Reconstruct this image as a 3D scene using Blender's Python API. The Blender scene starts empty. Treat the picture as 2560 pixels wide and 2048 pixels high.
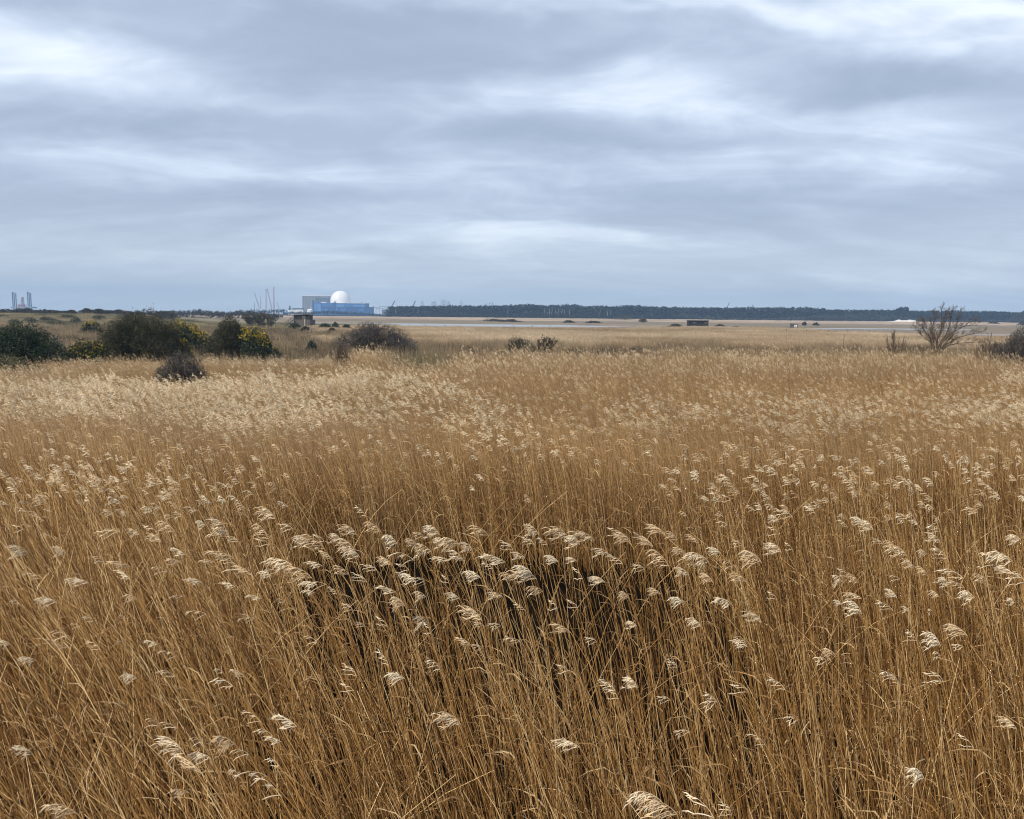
import bpy, math, random
import numpy as np
from mathutils import Matrix, Vector, Euler

# ------------------------------------------------------------------ camera, sky, sun, exposure
scene = bpy.context.scene
COL = scene.collection
R = math.radians
CAM_H = 4.5
PITCH, ROLL = R(6.57), R(0.55)
F_PX, CX, CY = 2048.0, 1280.0, 1024.0          # the photograph's own pixels

cam_data = bpy.data.cameras.new('camera')
cam = bpy.data.objects.new('camera', cam_data)
COL.objects.link(cam)
cam_data.sensor_width = 36.0
cam_data.lens = 36.0 * F_PX / 2560.0
cam_data.clip_start, cam_data.clip_end = 0.1, 20000.0
CAMROT = Matrix.Rotation(math.pi / 2 - PITCH, 3, 'X') @ Matrix.Rotation(ROLL, 3, 'Z')
cam.matrix_world = Matrix.Translation((0, 0, CAM_H)) @ CAMROT.to_4x4()
scene.camera = cam


def ray(px, py):
    return (CAMROT @ Vector(((px - CX) / F_PX, (CY - py) / F_PX, -1.0))).normalized()


def at(px, py, Y):
    """the place seen at a pixel of the photograph, Y metres in front of the camera"""
    d = ray(px, py)
    return Vector((d.x * Y / d.y, Y, CAM_H + d.z * Y / d.y))


SUN_EL, SUN_AZ = R(44), R(-142)                 # from the left and a little behind the camera
world = bpy.data.worlds.new('World')
scene.world = world
world.use_nodes = True
WT = world.node_tree
WT.nodes.clear()


def N(tree, typ, **kw):
    n = tree.nodes.new(typ)
    for k, v in kw.items():
        if isinstance(k, str) and hasattr(n, k):
            setattr(n, k, v)
    return n


def L(tree, a, b):
    tree.links.new(a, b)


def math_node(tree, op, a, b=None, clamp=False):
    n = tree.nodes.new('ShaderNodeMath')
    n.operation = op
    n.use_clamp = clamp
    for i, v in enumerate((a, b)):
        if v is None:
            continue
        if isinstance(v, (int, float)):
            n.inputs[i].default_value = v
        else:
            tree.links.new(v, n.inputs[i])
    return n.outputs[0]


def build_sky():
    t = WT
    out = N(t, 'ShaderNodeOutputWorld')
    bg = N(t, 'ShaderNodeBackground')
    bg.inputs['Strength'].default_value = 0.1
    L(t, bg.outputs[0], out.inputs['Surface'])
    sky = N(t, 'ShaderNodeTexSky')
    sky.sky_type = 'NISHITA'
    sky.sun_disc = False
    sky.sun_elevation = SUN_EL
    sky.sun_rotation = SUN_AZ
    sky.air_density, sky.dust_density, sky.ozone_density = 1.0, 1.5, 1.0
    tc = N(t, 'ShaderNodeTexCoord')
    sep = N(t, 'ShaderNodeSeparateXYZ')
    L(t, tc.outputs['Generated'], sep.inputs[0])
    # the cloud deck: the view direction meets a sheet of cloud overhead
    zz = math_node(t, 'ADD', math_node(t, 'MAXIMUM', sep.outputs['Z'], 0.0), SKY_Z)
    cx = math_node(t, 'DIVIDE', sep.outputs['X'], zz)
    cy = math_node(t, 'DIVIDE', sep.outputs['Y'], zz)
    comb = N(t, 'ShaderNodeCombineXYZ')
    L(t, cx, comb.inputs[0]); L(t, cy, comb.inputs[1])
    P = comb.outputs[0]

    def noise(scale, detail, rough, off, sx=1.0, sy=1.0, dist=0.0):
        m = N(t, 'ShaderNodeMapping')
        m.inputs['Location'].default_value = off
        m.inputs['Scale'].default_value = (sx, sy, 1)
        L(t, P, m.inputs['Vector'])
        n = N(t, 'ShaderNodeTexNoise')
        n.noise_dimensions = '2D'
        n.inputs['Scale'].default_value = scale
        n.inputs['Detail'].default_value = detail
        n.inputs['Roughness'].default_value = rough
        n.inputs['Distortion'].default_value = dist
        L(t, m.outputs[0], n.inputs['Vector'])
        return n
    n1 = noise(0.85, 5, 0.52, (3.1, 1.7, 0), 0.55, 1.0, 0.5)
    n2 = noise(2.1, 7, 0.55, (7.3, 2.2, 0), 0.5, 1.0, 0.6)
    n3 = noise(5.0, 7, 0.62, (1.9, 8.4, 0), 0.6, 1.0, 0.7)
    warp = noise(1.8, 4, 0.5, (5.0, 5.0, 0))
    # banks and gaps of the cloud in view, each placed on the deck
    wv = N(t, 'ShaderNodeVectorMath', operation='MULTIPLY_ADD')
    L(t, warp.outputs['Color'], wv.inputs[0])
    wv.inputs[1].default_value = (0.55, 0.55, 0)
    L(t, P, wv.inputs[2])
    lobes_sum = None
    for (px, py, wx, wy, amp) in SKY_LOBES:
        d = ray(px, py)
        z = max(d.z, 0) + SKY_Z
        c = (d.x / z + 0.275, d.y / z + 0.275)
        d1 = ray(px + wx, py); z1 = max(d1.z, 0) + SKY_Z
        d2 = ray(px, py - wy); z2 = max(d2.z, 0) + SKY_Z
        rx = abs(d1.x / z1 - d.x / z); ry = abs(d2.y / z2 - d.y / z)
        m = N(t, 'ShaderNodeVectorMath', operation='SUBTRACT')
        L(t, wv.outputs[0], m.inputs[0]); m.inputs[1].default_value = (c[0], c[1], 0)
        s = N(t, 'ShaderNodeVectorMath', operation='MULTIPLY')
        L(t, m.outputs[0], s.inputs[0]); s.inputs[1].default_value = (1 / rx, 1 / ry, 0)
        ln = N(t, 'ShaderNodeVectorMath', operation='LENGTH')
        L(t, s.outputs[0], ln.inputs[0])
        mr = N(t, 'ShaderNodeMapRange', interpolation_type='SMOOTHERSTEP')
        mr.inputs['From Min'].default_value = 1.6
        mr.inputs['From Max'].default_value = 0.0
        mr.inputs['To Max'].default_value = amp
        L(t, ln.outputs['Value'], mr.inputs['Value'])
        lobes_sum = mr.outputs[0] if lobes_sum is None else math_node(t, 'ADD', lobes_sum, mr.outputs[0])
    v = math_node(t, 'MULTIPLY', math_node(t, 'SUBTRACT', n1.outputs['Fac'], 0.5), 0.75)
    v = math_node(t, 'ADD', v, math_node(t, 'MULTIPLY', math_node(t, 'SUBTRACT', n2.outputs['Fac'], 0.5), 0.85))
    v = math_node(t, 'ADD', v, math_node(t, 'MULTIPLY', math_node(t, 'SUBTRACT', n3.outputs['Fac'], 0.5), 0.36))
    v = math_node(t, 'ADD', v, lobes_sum)
    v = math_node(t, 'ADD', v, 0.40)
    ramp = N(t, 'ShaderNodeValToRGB')
    cr = ramp.color_ramp
    cr.interpolation = 'B_SPLINE'
    stops = [(0.0, (0.305, 0.37, 0.485)), (0.30, (0.37, 0.44, 0.565)), (0.55, (0.475, 0.555, 0.69)), (0.78, (0.66, 0.74, 0.86)), (1.0, (0.84, 0.91, 0.985))]
    while len(cr.elements) < len(stops):
        cr.elements.new(0.5)
    for e, (p, c) in zip(cr.elements, stops):
        e.position = p
        e.color = (*c, 1)
    L(t, math_node(t, 'MULTIPLY', v, 1.0, True), ramp.inputs[0])
    # towards the horizon the deck closes up into an even pale grey
    low = N(t, 'ShaderNodeMapRange', interpolation_type='SMOOTHSTEP')
    low.inputs['From Min'].default_value = 0.16
    low.inputs['From Max'].default_value = 0.0
    L(t, sep.outputs['Z'], low.inputs['Value'])
    mx = N(t, 'ShaderNodeMix', data_type='RGBA')
    L(t, math_node(t, 'MULTIPLY', low.outputs[0], 0.55), mx.inputs['Factor'])
    L(t, ramp.outputs[0], mx.inputs[6])
    mx.inputs[7].default_value = (0.515, 0.57, 0.585, 1)
    gain = N(t, 'ShaderNodeMix', data_type='RGBA', blend_type='MULTIPLY')
    gain.inputs['Factor'].default_value = 1
    L(t, mx.outputs[2], gain.inputs[6])
    gain.inputs[7].default_value = (SKY_GAIN, SKY_GAIN, SKY_GAIN, 1)
    gain.clamp_result = False
    fin = N(t, 'ShaderNodeMix', data_type='RGBA')
    fin.inputs['Factor'].default_value = 0.94
    L(t, sky.outputs[0], fin.inputs[6])
    L(t, gain.outputs[2], fin.inputs[7])
    L(t, fin.outputs[2], bg.inputs['Color'])


SKY_GAIN = 10.5
SKY_Z = 0.20
SKY_LOBES = [(110, 160, 560, 120, 0.44), (520, 245, 430, 70, 0.22), (2480, 110, 520, 130, 0.46), (1560, 235, 400, 75, 0.22), (1980, 300, 400, 80, 0.16), (2250, 25, 700, 70, 0.32), (1350, -10, 700, 40, 0.22), (60, 330, 300, 60, 0.10),
             (750, 50, 600, 60, -0.20), (1050, 140, 520, 80, -0.26), (1250, 345, 500, 55, -0.18), (220, 330, 500, 50, -0.22), (2250, 225, 280, 55, -0.26), (100, 15, 400, 40, -0.12),
             (450, 425, 430, 45, 0.26), (150, 400, 300, 40, 0.12), (1650, 555, 500, 30, -0.18), (1700, 415, 400, 40, 0.20), (1250, 590, 520, 24, 0.14), (300, 555, 500, 30, -0.16), (2330, 440, 300, 35, 0.20), (900, 480, 500, 30, -0.12), (1950, 510, 500, 28, -0.12), (600, 625, 600, 20, 0.14), (2100, 640, 600, 20, 0.12)]
build_sky()

sun_data = bpy.data.lights.new('sun', 'SUN')
sun_data.energy = 3.6
sun_data.angle = R(5)
sun_data.color = (1.0, 0.90, 0.74)
sun = bpy.data.objects.new('sun', sun_data)
COL.objects.link(sun)
sd = Vector((math.sin(SUN_AZ) * math.cos(SUN_EL), math.cos(SUN_AZ) * math.cos(SUN_EL), math.sin(SUN_EL)))
sun.rotation_euler = sd.to_track_quat('Z', 'Y').to_euler()
sun.location = sd * 50

vs = scene.view_settings
vs.view_transform = 'Standard'
vs.look = 'None'
vs.gamma = 1
vs.use_curve_mapping = False
vs.exposure = 0.27
scene.render.engine = 'CYCLES'
cy = scene.cycles
cy.max_bounces = 6
cy.diffuse_bounces = 2
cy.glossy_bounces = 2
cy.transmission_bounces = 3
cy.volume_bounces = 1
cy.transparent_max_bounces = 4
cy.filter_width = 1.1
cy.use_denoising = True
cy.denoiser = 'OPENIMAGEDENOISE'
cy.use_adaptive_sampling = False

# ------------------------------------------------------------------ helpers
rng = np.random.default_rng(11)
random.seed(5)


def tag(o, label=None, cat=None, group=None, kind=None):
    if label: o['label'] = label
    if cat: o['category'] = cat
    if group: o['group'] = group
    if kind: o['kind'] = kind
    return o


def empty(name, loc, rz=0.0):
    o = bpy.data.objects.new(name, None)
    o.empty_display_size = 0.2
    o.location = loc
    o.rotation_euler = (0, 0, rz)
    COL.objects.link(o)
    return o


def link(name, me, parent=None, loc=None):
    o = bpy.data.objects.new(name, me)
    COL.objects.link(o)
    if parent is not None:
        o.parent = parent
    if loc is not None:
        o.location = loc
    return o


class MB:
    """collects numpy geometry, builds one mesh"""

    def __init__(self):
        self.V, self.F, self.M, self.S, self.T = [], [], [], [], []
        self.n = 0

    def add(self, V, F, mat=0, smooth=True, tint=None):
        V = np.asarray(V, float).reshape(-1, 3)
        F = np.asarray(F, np.int64)
        self.V.append(V)
        self.F.append(F + self.n)
        self.M.append(np.full(len(F), mat, np.int32))
        self.S.append(np.full(len(F), smooth, bool))
        self.T.append(np.full(len(V), 0.5) if tint is None else np.broadcast_to(np.asarray(tint, float), (len(V),)))
        self.n += len(V)
        return self

    def box(self, x0, x1, y0, y1, z0, z1, mat=0, tint=None):
        V = [(x, y, z) for z in (z0, z1) for y in (y0, y1) for x in (x0, x1)]
        F = [(0, 2, 3, 1), (4, 5, 7, 6), (0, 1, 5, 4), (2, 6, 7, 3), (0, 4, 6, 2), (1, 3, 7, 5)]
        return self.add(V, F, mat, False, tint)

    def bar(self, a, b, r, mat=0, sides=4, r2=None, tint=None):
        P = np.array([[a, b]], float)
        V, F = tubes(P, np.array([[r, r if r2 is None else r2]]), sides)
        return self.add(V, F, mat, sides > 4, tint)

    def mesh(self, name, mats):
        me = bpy.data.meshes.new(name)
        V = np.concatenate(self.V)
        me.vertices.add(len(V))
        me.vertices.foreach_set('co', V.ravel().astype(np.float32))
        loops = np.concatenate([f.ravel() for f in self.F])
        tot = np.concatenate([np.full(len(f), f.shape[1], np.int32) for f in self.F])
        start = np.concatenate([[0], np.cumsum(tot)[:-1]]).astype(np.int32)
        me.loops.add(len(loops))
        me.loops.foreach_set('vertex_index', loops.astype(np.int32))
        me.polygons.add(len(tot))
        me.polygons.foreach_set('loop_start', start)
        me.polygons.foreach_set('material_index', np.concatenate(self.M))
        me.polygons.foreach_set('use_smooth', np.concatenate(self.S))
        a = me.attributes.new('tint', 'FLOAT', 'POINT')
        a.data.foreach_set('value', np.concatenate(self.T).astype(np.float32))
        for m in (mats if isinstance(mats, (list, tuple)) else [mats]):
            me.materials.append(m)
        me.update(calc_edges=True)
        return me

    def build(self, name, mats, parent=None, loc=None):
        return link(name, self.mesh(name, mats), parent, loc)


def unit(v):
    return v / np.maximum(np.linalg.norm(v, axis=-1, keepdims=True), 1e-9)


def tubes(P, Rr, s=3):
    """P (n,k,3) paths, Rr (n,k) radii"""
    n, k, _ = P.shape
    T = unit(np.gradient(P, axis=1))
    mean = unit(T.mean(1))
    ref = np.where(np.abs(mean[:, 2:3]) < 0.85, np.array([[0, 0, 1.0]]), np.array([[0.83, 0.55, 0.0]]))
    U = unit(np.cross(T, ref[:, None, :]))
    W = np.cross(T, U)
    ang = np.arange(s) * 2 * math.pi / s
    ring = P[:, :, None, :] + Rr[:, :, None, None] * (np.cos(ang)[None, None, :, None] * U[:, :, None, :] + np.sin(ang)[None, None, :, None] * W[:, :, None, :])
    V = ring.reshape(-1, 3)
    i, kk, j = np.meshgrid(np.arange(n), np.arange(k - 1), np.arange(s), indexing='ij')
    b = i * k * s + kk * s
    j2 = (j + 1) % s
    F = np.stack([b + j, b + s + j, b + s + j2, b + j2], -1).reshape(-1, 4)
    return V, F


def strips(P, W, side):
    """P (n,k,3), W (n,k) half widths, side (n,3)"""
    n, k, _ = P.shape
    A = P + side[:, None, :] * W[:, :, None]
    B = P - side[:, None, :] * W[:, :, None]
    V = np.stack([A, B], 2).reshape(-1, 3)
    i, kk = np.meshgrid(np.arange(n), np.arange(k - 1), indexing='ij')
    b = i * k * 2 + kk * 2
    F = np.stack([b, b + 2, b + 3, b + 1], -1).reshape(-1, 4)
    return V, F


def vnoise(x, y, scale, seed=0):
    """smooth value noise in -1..1"""
    x = np.asarray(x, float) / scale + seed * 17.31
    y = np.asarray(y, float) / scale + seed * 9.77
    xi, yi = np.floor(x), np.floor(y)
    fx, fy = x - xi, y - yi
    fx, fy = fx * fx * (3 - 2 * fx), fy * fy * (3 - 2 * fy)

    def h(a, b):
        v = np.sin(a * 127.1 + b * 311.7 + seed * 74.7) * 43758.5453
        return (v - np.floor(v)) * 2 - 1
    return (h(xi, yi) * (1 - fx) + h(xi + 1, yi) * fx) * (1 - fy) + (h(xi, yi + 1) * (1 - fx) + h(xi + 1, yi + 1) * fx) * fy


def sstep(a, b, x):
    t = np.clip((np.asarray(x, float) - a) / (b - a), 0, 1)
    return t * t * (3 - 2 * t)


# ------------------------------------------------------------------ materials
def tint_mat(name, stops, rough=0.7, noise=0.0, nscale=8.0, transl=0.0, spec=0.3, instancer=False, inst_col=None):
    """colour from the random per-piece attribute 'tint', with a little noise; 'tone' of an instance moves the brightness and 'hue' mixes a second colour"""
    m = bpy.data.materials.new(name)
    m.use_nodes = True
    t = m.node_tree
    b = t.nodes['Principled BSDF']
    b.inputs['Roughness'].default_value = rough
    b.inputs['Specular IOR Level'].default_value = spec
    a = N(t, 'ShaderNodeAttribute')
    a.attribute_name = 'tint'
    ramp = N(t, 'ShaderNodeValToRGB')
    cr = ramp.color_ramp
    while len(cr.elements) < len(stops):
        cr.elements.new(0.5)
    for e, (p, c) in zip(cr.elements, stops):
        e.position = p
        e.color = (*c, 1)
    fac = a.outputs['Fac']
    if noise:
        g = N(t, 'ShaderNodeNewGeometry') if instancer else N(t, 'ShaderNodeTexCoord')
        nz = N(t, 'ShaderNodeTexNoise')
        nz.inputs['Scale'].default_value = nscale
        nz.inputs['Detail'].default_value = 4
        L(t, g.outputs['Position'] if instancer else g.outputs['Object'], nz.inputs['Vector'])
        fac = math_node(t, 'ADD', fac, math_node(t, 'MULTIPLY', math_node(t, 'SUBTRACT', nz.outputs['Fac'], 0.5), noise), True)
    L(t, fac, ramp.inputs[0])
    colr = ramp.outputs[0]
    if instancer:
        if inst_col:
            hu = N(t, 'ShaderNodeAttribute')
            hu.attribute_type = 'INSTANCER'
            hu.attribute_name = 'hue'
            mh = N(t, 'ShaderNodeMix', data_type='RGBA')
            L(t, hu.outputs['Fac'], mh.inputs['Factor'])
            L(t, colr, mh.inputs[6])
            mh.inputs[7].default_value = (*inst_col, 1)
            colr = mh.outputs[2]
        tn = N(t, 'ShaderNodeAttribute')
        tn.attribute_type = 'INSTANCER'
        tn.attribute_name = 'tone'
        mm = N(t, 'ShaderNodeVectorMath', operation='SCALE')
        L(t, colr, mm.inputs[0])
        L(t, math_node(t, 'ADD', tn.outputs['Fac'], 1.0), mm.inputs['Scale'])
        colr = mm.outputs[0]
    L(t, colr, b.inputs['Base Color'])
    if transl:
        tr = N(t, 'ShaderNodeBsdfTranslucent')
        L(t, colr, tr.inputs['Color'])
        mix = N(t, 'ShaderNodeMixShader')
        mix.inputs[0].default_value = transl
        L(t, b.outputs[0], mix.inputs[1]); L(t, tr.outputs[0], mix.inputs[2])
        L(t, mix.outputs[0], t.nodes['Material Output'].inputs['Surface'])
    return m


def noise_mat(name, c1, c2, scale=4.0, rough=0.75, c3=None, scale2=None, stretch=(1, 1, 1), bump=0.0, spec=0.3, metal=0.0, world_pos=False):
    m = bpy.data.materials.new(name)
    m.use_nodes = True
    t = m.node_tree
    b = t.nodes['Principled BSDF']
    b.inputs['Roughness'].default_value = rough
    b.inputs['Specular IOR Level'].default_value = spec
    b.inputs['Metallic'].default_value = metal
    tc = N(t, 'ShaderNodeTexCoord')
    mp = N(t, 'ShaderNodeMapping')
    mp.inputs['Scale'].default_value = stretch
    L(t, tc.outputs['Object'], mp.inputs['Vector'])
    nz = N(t, 'ShaderNodeTexNoise')
    nz.inputs['Scale'].default_value = scale
    nz.inputs['Detail'].default_value = 6
    nz.inputs['Roughness'].default_value = 0.6
    L(t, mp.outputs[0], nz.inputs['Vector'])
    rp = N(t, 'ShaderNodeValToRGB')
    rp.color_ramp.elements[0].position, rp.color_ramp.elements[0].color = 0.32, (*c1, 1)
    rp.color_ramp.elements[1].position, rp.color_ramp.elements[1].color = 0.68, (*c2, 1)
    L(t, nz.outputs['Fac'], rp.inputs[0])
    colr = rp.outputs[0]
    if c3:
        n2 = N(t, 'ShaderNodeTexNoise')
        n2.inputs['Scale'].default_value = scale2
        n2.inputs['Detail'].default_value = 5
        L(t, mp.outputs[0], n2.inputs['Vector'])
        r2 = N(t, 'ShaderNodeMapRange')
        r2.inputs['From Min'].default_value, r2.inputs['From Max'].default_value = 0.45, 0.62
        L(t, n2.outputs['Fac'], r2.inputs['Value'])
        mx = N(t, 'ShaderNodeMix', data_type='RGBA')
        L(t, r2.outputs[0], mx.inputs['Factor'])
        L(t, colr, mx.inputs[6]); mx.inputs[7].default_value = (*c3, 1)
        colr = mx.outputs[2]
    L(t, colr, b.inputs['Base Color'])
    if bump:
        bp = N(t, 'ShaderNodeBump')
        bp.inputs['Strength'].default_value = bump
        bp.inputs['Distance'].default_value = 0.1
        L(t, nz.outputs['Fac'], bp.inputs['Height'])
        L(t, bp.outputs[0], b.inputs['Normal'])
    return m


M = {}
M['ground'] = noise_mat('marsh_soil', (0.004, 0.003, 0.0025), (0.014, 0.010, 0.006), 1.3, 1.0, bump=0.5, spec=0.0)
M['stem'] = tint_mat('reed_straw', [(0.0, (0.055, 0.022, 0.006)), (0.35, (0.22, 0.104, 0.026)), (0.7, (0.47, 0.262, 0.084)), (1.0, (0.86, 0.61, 0.30))], 0.55, 0.25, 5.0, 0.0, 0.35)
M['leaf'] = tint_mat('reed_leaf', [(0.0, (0.18, 0.09, 0.03)), (0.6, (0.38, 0.22, 0.085)), (1.0, (0.62, 0.45, 0.24))], 0.6, 0.2, 5.0, 0.25)
M['plume'] = tint_mat('reed_plume', [(0.0, (0.55, 0.37, 0.20)), (0.4, (0.78, 0.60, 0.38)), (1.0, (0.93, 0.82, 0.62))], 0.8, 0.1, 20.0, 0.2, 0.1)
M['stem_far'] = tint_mat('reed_straw_far', [(0.0, (0.17, 0.085, 0.028)), (0.4, (0.41, 0.235, 0.085)), (0.75, (0.60, 0.375, 0.155)), (1.0, (0.78, 0.56, 0.30))], 0.6, 0.0, 5, 0.0, 0.3, True, (0.52, 0.395, 0.265))
M['plume_far'] = tint_mat('reed_plume_far', [(0.0, (0.52, 0.35, 0.19)), (0.5, (0.76, 0.58, 0.36)), (1.0, (0.93, 0.82, 0.62))], 0.8, 0.0, 5, 0.2, 0.1, True, (0.80, 0.66, 0.46))
M['grass_far'] = tint_mat('rough_grass', [(0.0, (0.12, 0.085, 0.055)), (0.5, (0.30, 0.215, 0.135)), (1.0, (0.50, 0.385, 0.25))], 0.7, 0.0, 5, 0.2, 0.2, True, (0.15, 0.15, 0.075))
M['evergreen'] = tint_mat('dark_evergreen_leaf', [(0.0, (0.022, 0.024, 0.012)), (0.6, (0.052, 0.052, 0.025)), (1.0, (0.10, 0.092, 0.045))], 0.6, 0.2, 1.5, 0.15)
M['gorse'] = tint_mat('gorse_spines', [(0.0, (0.014, 0.026, 0.014)), (0.6, (0.032, 0.05, 0.026)), (1.0, (0.07, 0.085, 0.035))], 0.6, 0.2, 1.5, 0.1)
M['olive'] = tint_mat('olive_leaf', [(0.0, (0.05, 0.05, 0.025)), (0.6, (0.10, 0.095, 0.05)), (1.0, (0.17, 0.15, 0.08))], 0.7, 0.2, 1.5, 0.15)
M['blossom'] = tint_mat('yellow_blossom', [(0.0, (0.52, 0.33, 0.012)), (1.0, (0.88, 0.66, 0.05))], 0.6, 0.0, 5, 0.25)
M['willow'] = tint_mat('grey_green_twigs', [(0.0, (0.03, 0.032, 0.02)), (0.6, (0.065, 0.066, 0.042)), (1.0, (0.12, 0.115, 0.08))], 0.7, 0.2, 1.5, 0.1)
M['bark'] = tint_mat('dark_bark', [(0.0, (0.035, 0.028, 0.022)), (1.0, (0.10, 0.08, 0.06))], 0.85, 0.4, 6)
M['twig_grey'] = tint_mat('grey_twig', [(0.0, (0.035, 0.032, 0.030)), (1.0, (0.13, 0.117, 0.105))], 0.85, 0.2, 6)
M['twig_brown'] = tint_mat('brown_twig', [(0.0, (0.06, 0.042, 0.03)), (1.0, (0.18, 0.13, 0.09))], 0.85, 0.2, 6)
M['pine'] = tint_mat('pine_needles', [(0.0, (0.003, 0.006, 0.005)), (0.6, (0.007, 0.012, 0.010)), (1.0, (0.014, 0.020, 0.015))], 0.7, 0.2, 0.1)
M['sallow'] = tint_mat('bare_sallow', [(0.0, (0.022, 0.024, 0.022)), (1.0, (0.055, 0.054, 0.045))], 0.8, 0.3, 0.1)
M['scrub'] = tint_mat('dune_scrub', [(0.0, (0.025, 0.024, 0.018)), (1.0, (0.075, 0.065, 0.045))], 0.8, 0.3, 0.3)
M['pale_bark'] = noise_mat('birch_bark', (0.26, 0.26, 0.25), (0.5, 0.5, 0.48), 2.0)
M['tarred'] = noise_mat('tarred_boards', (0.012, 0.012, 0.014), (0.035, 0.033, 0.034), 6.0, 0.7, stretch=(1, 1, 6))
M['felt'] = noise_mat('roofing_felt', (0.05, 0.048, 0.05), (0.09, 0.085, 0.085), 3.0, 0.85)
M['timber'] = noise_mat('weathered_timber', (0.06, 0.052, 0.045), (0.14, 0.12, 0.10), 5.0, 0.8)
M['dark_open'] = noise_mat('painted_interior_shade', (0.008, 0.008, 0.009), (0.014, 0.014, 0.015), 5.0, 0.9)  # near-black panel colour; the shade inside openings is painted in
M['pale_board'] = noise_mat('pale_board', (0.30, 0.28, 0.26), (0.42, 0.40, 0.37), 4.0, 0.7)
M['concrete'] = noise_mat('grey_concrete', (0.20, 0.205, 0.215), (0.27, 0.275, 0.285), 0.06, 0.8, stretch=(4, 4, 0.4))
M['glazing'] = noise_mat('grey_glazing', (0.10, 0.12, 0.16), (0.17, 0.19, 0.23), 0.1, 0.35, stretch=(3, 3, 1))
M['white_dome'] = noise_mat('white_dome_cladding', (0.74, 0.74, 0.73), (0.82, 0.82, 0.81), 0.05, 0.45)
M['white'] = noise_mat('white_paint', (0.72, 0.73, 0.73), (0.8, 0.8, 0.8), 0.3, 0.5)
M['blue'] = noise_mat('blue_cladding', (0.035, 0.12, 0.33), (0.05, 0.155, 0.40), 0.05, 0.5, stretch=(3, 3, 0.4))
M['blue_dark'] = noise_mat('dark_blue_cladding', (0.016, 0.065, 0.215), (0.024, 0.085, 0.26), 0.05, 0.5, stretch=(3, 3, 0.4))
M['blue_pale'] = noise_mat('pale_blue_cladding', (0.08, 0.20, 0.44), (0.12, 0.26, 0.52), 0.05, 0.5, stretch=(3, 3, 0.4))
M['steel'] = noise_mat('grey_steel', (0.10, 0.105, 0.115), (0.16, 0.165, 0.175), 0.5, 0.5)
M['dark_steel'] = noise_mat('dark_steel', (0.03, 0.035, 0.045), (0.06, 0.066, 0.08), 0.5, 0.5)
M['crane_red'] = noise_mat('red_crane_paint', (0.30, 0.11, 0.08), (0.38, 0.15, 0.11), 0.5, 0.5)
M['crane_pink'] = noise_mat('faded_red_paint', (0.27, 0.08, 0.10), (0.34, 0.11, 0.13), 0.5, 0.5)
M['sand'] = noise_mat('pale_sand', (0.5, 0.47, 0.42), (0.68, 0.66, 0.62), 0.4, 0.9)
M['dune'] = noise_mat('dune_turf', (0.13, 0.115, 0.065), (0.27, 0.215, 0.13), 0.09, 0.9, (0.075, 0.08, 0.045), 0.035)
M['far_reed'] = noise_mat('far_reed_tops', (0.28, 0.205, 0.14), (0.44, 0.34, 0.245), 0.05, 0.9, (0.25, 0.19, 0.13), 0.012, stretch=(0.35, 1, 3), bump=0.3)
M['pool'] = noise_mat('wet_mud', (0.010, 0.008, 0.006), (0.025, 0.018, 0.012), 2.5, 0.55, bump=0.4)


def water_mat():
    m = bpy.data.materials.new('choppy_water')
    m.use_nodes = True
    t = m.node_tree
    b = t.nodes['Principled BSDF']
    b.inputs['Base Color'].default_value = (0.26, 0.265, 0.26, 1)
    b.inputs['Roughness'].default_value = 0.2
    b.inputs['IOR'].default_value = 1.33
    tc = N(t, 'ShaderNodeTexCoord')
    nz = N(t, 'ShaderNodeTexNoise')
    nz.inputs['Scale'].default_value = 1.6
    nz.inputs['Detail'].default_value = 4
    L(t, tc.outputs['Object'], nz.inputs['Vector'])
    bp = N(t, 'ShaderNodeBump')
    bp.inputs['Strength'].default_value = 0.5
    bp.inputs['Distance'].default_value = 0.12
    L(t, nz.outputs['Fac'], bp.inputs['Height'])
    L(t, bp.outputs[0], b.inputs['Normal'])
    return m


M['water'] = water_mat()
M['marsh_sedge'] = noise_mat('far_bank_sedge', (0.13, 0.10, 0.072), (0.25, 0.20, 0.145), 0.06, 0.9, (0.17, 0.14, 0.09), 0.015, stretch=(0.3, 1, 3), bump=0.3)

# ------------------------------------------------------------------ ground, water, dunes
def dune_z(x, y):
    x = np.asarray(x, float); y = np.asarray(y, float)
    cross = sstep(215, 320, y) * (1 - 0.75 * sstep(330, 460, y))
    along = sstep(-112, -165, x)
    return (3.5 * cross * along) * (0.92 + 0.10 * vnoise(x, y, 35, 3) + 0.10 * vnoise(x, y, 13, 4))


def grid_mesh(xs, ys, zf):
    X, Y = np.meshgrid(xs, ys)
    Z = zf(X, Y)
    V = np.stack([X, Y, Z], -1).reshape(-1, 3)
    nx, ny = len(xs), len(ys)
    i, j = np.meshgrid(np.arange(nx - 1), np.arange(ny - 1))
    b = j * nx + i
    F = np.stack([b, b + 1, b + nx + 1, b + nx], -1).reshape(-1, 4)
    return V, F


GS = 3200.0
mb = MB()
ax = np.unique(np.concatenate([np.linspace(-GS, -60, 30), np.linspace(-60, 60, 61), np.linspace(60, GS, 30)]))
ay = np.unique(np.concatenate([np.linspace(-300, -20, 8), np.linspace(-20, 120, 71), np.linspace(120, GS, 40)]))
mb.add(*grid_mesh(ax, ay, lambda x, y: 0.03 * vnoise(x, y, 1.7, 1) * (np.abs(x) < 55) * (y < 110) - 0.05))
tag(mb.build('ground', M['ground']), 'dark wet marsh soil under the reeds', None, None, 'structure')

mb = MB()
V, F = grid_mesh(np.linspace(-420, -60, 91), np.linspace(205, 470, 67), lambda x, y: dune_z(x, y) - 0.02)
mb.add(V, F)
tag(mb.build('dunes', M['dune']), 'low grassy dune ridge along the left skyline', None, None, 'structure')


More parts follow.
